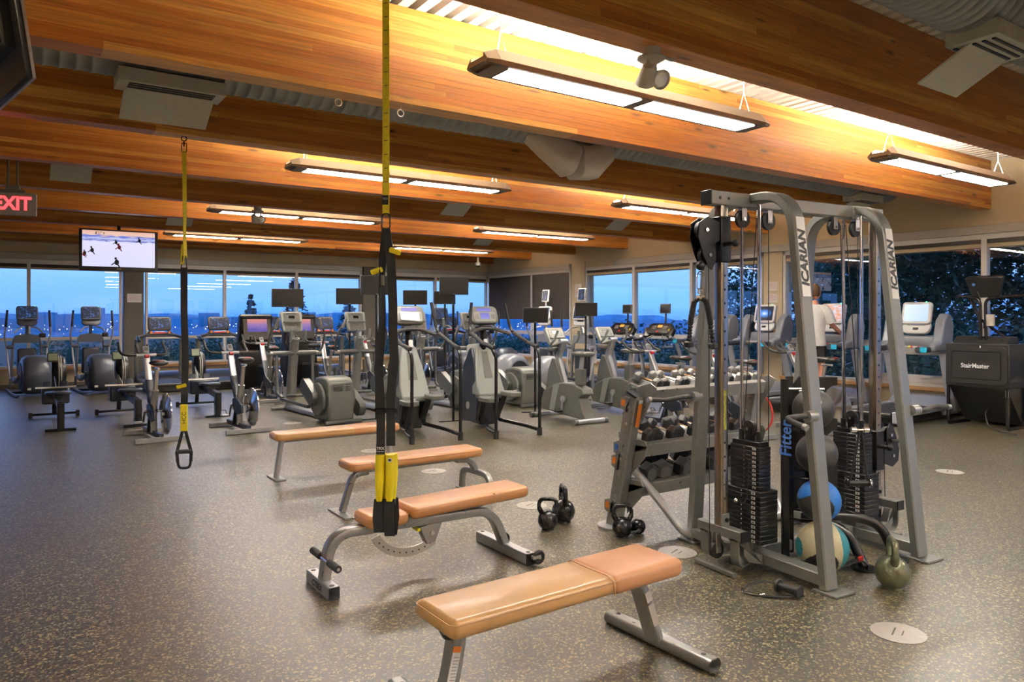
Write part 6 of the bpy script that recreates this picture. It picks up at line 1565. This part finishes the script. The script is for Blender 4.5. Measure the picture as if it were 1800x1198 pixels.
MB().sweep([(-w/2+.06, .05, .035), (w/2-.06, .05, .035)], rrect(.035, .02, .004, 1), up=(0,0,1)).build('cross_foot', 'blackm', t) if 0 else None
MB().box((w/2-.03, .012, .50), (.035, .003, .09)).build('rating_label', 'trim', t)
for i in range(4): MB().box((0, .62+.10*i*0 + .10, .30 + .20*i), (w-.12, .24, .03)).build('step', 'rubber', t) if 0 else None
for s in (-1, 1):
    MB().tube(fillet([(.02+s*.035, .16, 1.17), (.02+s*.035, .14, 1.80), (.02+s*.30, .16, 1.84) if s < 0 else (.62, .20, 1.84), (.02-.36, .20, 1.83) if s < 0 else (.74, .55, 1.74)], .09, 6), .021, 12).build('handrail', 'blackm', t)
    MB().rod((.02+s*.035, .14, 1.38), (.02+s*.035, .14, 1.50), .026, 12).build('rail_collar', 'blackm', t)
MB().tube([(-.20, .24, 1.82), (-.05, .20, 1.52), (.30, .30, 1.20)], .020, 10).build('diagonal_brace', 'blackm', t)
MB().rod((.0, .06, 1.60), (.0, .06, 1.60), .01, 6) 
MB().lathe([(.05, 0), (.055, .16), (.050, .16), (.046, .01), (.001, .01)], 18, (.14, .10, 1.42)).build('cup_holder', 'trim', t)
k = MB().at((.04, .18, 1.97), (R(18), 0, R(4)))
k.loft([[(u*(1 if v > 0 else .72), y, v) for u, v in rrect(.48, .30, .03, 3)] for y in (-.05, .05)]); k = k.build('console', 'blackp', t, bev=.012)
MB().at((.04, .18, 1.97), (R(18), 0, R(4))).disc((-.13, -.055, .05), .022, .006, 'y', 16).build('badge', 'printblue', k)
lt = text('lettering', 'StairMaster', .034, 'printwhite', k, (.07, .115, 2.035), (PI/2 + R(18), 0, R(4)), ext=.0008)
MB().tube([(-.05, .13, 1.90), (.0, .12, 1.80), (-.02, .14, 1.60)], .006, 6).build('console_cable', 'rubber', t)
MB().tube(fillet([(.05, .32, .30), (.07, .10, .22), (.14, .02, .05), (.30, -.08, .012), (.62, -.25, .010)], .08), .009, 8).build('power_cord', 'rubber', t)

# ------------------------------------------------------------------ the person on the treadmill
PR = thing('person', 'person in white T-shirt and black shorts standing on a treadmill, hands on the rail', 'person', (11.02, 7.24, .20), R(-78))
H = 1.86
Vv = [(0, 0, .98), (0, .01, 1.12), (0, .03, 1.30), (0, .04, 1.47), (0, .05, 1.56), (0, .06, 1.63),
      (-.17, .03, 1.48), (-.25, .10, 1.22), (-.27, .36, 1.10), (-.27, .44, 1.08),
      (.17, .03, 1.48), (.25, .10, 1.22), (.27, .36, 1.10), (.27, .44, 1.08),
      (-.10, 0, .93), (-.11, .02, .52), (-.12, -.03, .12), (-.12, .10, .04),
      (.10, 0, .93), (.11, .06, .52), (.12, .06, .12), (.12, .19, .04)]
Ee = [(0,1),(1,2),(2,3),(3,4),(4,5),(3,6),(6,7),(7,8),(8,9),(3,10),(10,11),(11,12),(12,13),(0,14),(14,15),(15,16),(16,17),(0,18),(18,19),(19,20),(20,21)]
Rr = [(.135,.10),(.125,.09),(.135,.095),(.10,.07),.056,.052, .050,.045,.036,.030, .050,.045,.036,.030, .085,.060,.042,.038, .085,.060,.042,.038]
def skinned(name, verts, edges, radii, m, parent, sub=2, root=0):
    bm = bmesh.new(); L_ = bm.verts.layers.skin.verify()
    vs2 = [bm.verts.new(v) for v in verts]
    for i, v in enumerate(vs2):
        r_ = radii[i]; v[L_].radius = r_ if isinstance(r_, tuple) else (r_, r_); v[L_].use_root = (i == root)
    for a, b_ in edges: bm.edges.new((vs2[a], vs2[b_]))
    me = bpy.data.meshes.new(name); bm.to_mesh(me); bm.free()
    me.materials.append(M[m]); o = bpy.data.objects.new(name, me); COL.objects.link(o); o.parent = parent
    k = o.modifiers.new('skin', 'SKIN'); k.use_smooth_shade = True; k.branch_smoothing = .5
    s_ = o.modifiers.new('subdivision', 'SUBSURF'); s_.levels = sub; s_.render_levels = sub
    return o
body = skinned('body', Vv, Ee, Rr, 'skin', PR)
# head with features (faces +y)
hd = MB(); rings = []
for j in range(15):
    th = -PI/2 + PI*j/14; ct_ = max(math.cos(th), .02); z = 1.755 + .125*math.sin(th)
    rings.append([(.076*ct_*math.cos(a), .075 + (.098 if math.sin(a) < 0 else .092)*ct_*math.sin(a) + (.012 if (math.sin(a) > 0 and th < 0) else 0), z) for a in [2*PI*k/20 for k in range(20)]])
hd.loft(rings); hd.build('head', 'skin', PR, ang=80)
MB().ball((0, .172, 1.745), (.014, .022, .022), 10, 8).build('nose', 'skin', PR)
for s in (-1, 1):
    MB().ball((s*.079, .075, 1.75), (.010, .022, .034), 10, 8).build('ear', 'skin', PR)
    MB().ball((s*.030, .160, 1.772), (.013, .010, .009), 10, 8).build('eye', 'paper', PR)
MB().ball((0, .163, 1.70), (.024, .008, .006), 10, 6).build('mouth', 'printred', PR)
hr = MB(); rings = []
for j in range(12):
    th = R(-42) + R(132)*j/11; ct_ = max(math.cos(th), .02); z = 1.765 + .130*math.sin(th)
    rings.append([(.084*ct_*math.cos(a), .066 + (.108 if math.sin(a) < 0 else (.100 if th > R(25) else .050))*ct_*math.sin(a), z) for a in [2*PI*k/22 for k in range(22)]])
hr.loft(rings); hr.build('hair', 'hair', PR, ang=80)
# hands: palm plus five fingers closed on the rail
for s in (-1, 1):
    px_, py_, pz_ = s*.27, .46, 1.075
    V_ = [(px_, py_-.04, pz_+.005), (px_, py_+.02, pz_+.012), (px_, py_+.05, pz_+.010)]; E_ = [(0, 1), (1, 2)]; R_ = [(.030, .020), (.040, .018), (.040, .016)]
    for f_ in range(4):
        x = px_ - .030 + .020*f_; ln = (.9, 1.0, .95, .78)[f_]; b0 = len(V_)
        V_ += [(x, py_+.070, pz_+.012), (x, py_+.070+.030*ln, pz_-.004), (x, py_+.070+.026*ln, pz_-.034*ln)]
        E_ += [(2, b0), (b0, b0+1), (b0+1, b0+2)]; R_ += [.0095, .009, .008]
    b0 = len(V_); sx_ = -s
    V_ += [(px_+sx_*.038, py_+.0, pz_-.002), (px_+sx_*.050, py_+.030, pz_-.018), (px_+sx_*.044, py_+.050, pz_-.034)]
    E_ += [(1, b0), (b0, b0+1), (b0+1, b0+2)]; R_ += [.011, .0105, .009]
    skinned('hand', V_, E_, R_, 'skin', PR, 2)
sh = MB()
def ell(cx, cy, z, a, b_, n=24): return [(cx + a*math.cos(2*PI*k/n), cy + b_*math.sin(2*PI*k/n), z) for k in range(n)]
sh.loft([ell(0, .0, .86, .195, .145), ell(0, .0, .94, .190, .142), ell(0, .005, 1.05, .175, .130), ell(0, .02, 1.20, .185, .130), ell(0, .03, 1.34, .205, .135), ell(0, .035, 1.45, .205, .120), ell(0, .042, 1.51, .16, .09), ell(0, .05, 1.545, .085, .07)])
for s in (-1, 1):
    sh.tube([(s*.08, .035, 1.49), (s*.15, .035, 1.475), (s*.205, .05, 1.40), (s*.25, .095, 1.24)], [.05, .080, .086, .080], 18)
sh.build('tshirt', 'tshirt', PR, ang=80)
st_ = MB(); st_.loft([ell(0, 0, 1.0, .17, .125), ell(0, 0, .90, .180, .135), ell(0, 0, .84, .178, .132)])
for s in (-1, 1): st_.tube([(s*.085, 0, .90), (s*.10, .015, .74), (s*.112, .03, .60)], [.100, .102, .100], 20)
st_.build('shorts', 'shorts', PR, ang=80)
for s, y in ((-1, -.03), (1, .06)):
    MB().tube([(s*.12, y, .10), (s*.12, y, .20)], [.050, .046], 12).build('sock', 'white', PR)
    MB().loft([[(s*.12 + w_*math.cos(a), y + dy, .052 + hh*max(-.9, math.sin(a))) for a in [2*PI*k/14 for k in range(14)]] for dy, w_, hh in ((-.07, .03, .04), (-.05, .045, .052), (.04, .048, .050), (.12, .052, .035), (.18, .045, .026), (.205, .02, .015))]).build('shoe', 'shoe', PR, ang=60)
PR.location = (11.02, 7.24, .205)

# towel hanging on the treadmill beside the beige column, small black tray on the floor etc.
t = thing('towel', 'white towel draped over the side rail by the beige column', 'towel', (10.30, 12.0, 0))
MB().sweep([(0, -.02, .55), (0, -.03, .80), (0, 0, .93), (0, .03, .78), (0, .02, .60)], rrect(.16, .02, .008, 2), up=(0,1,0)).build('cloth', 'paper', t, ang=70)
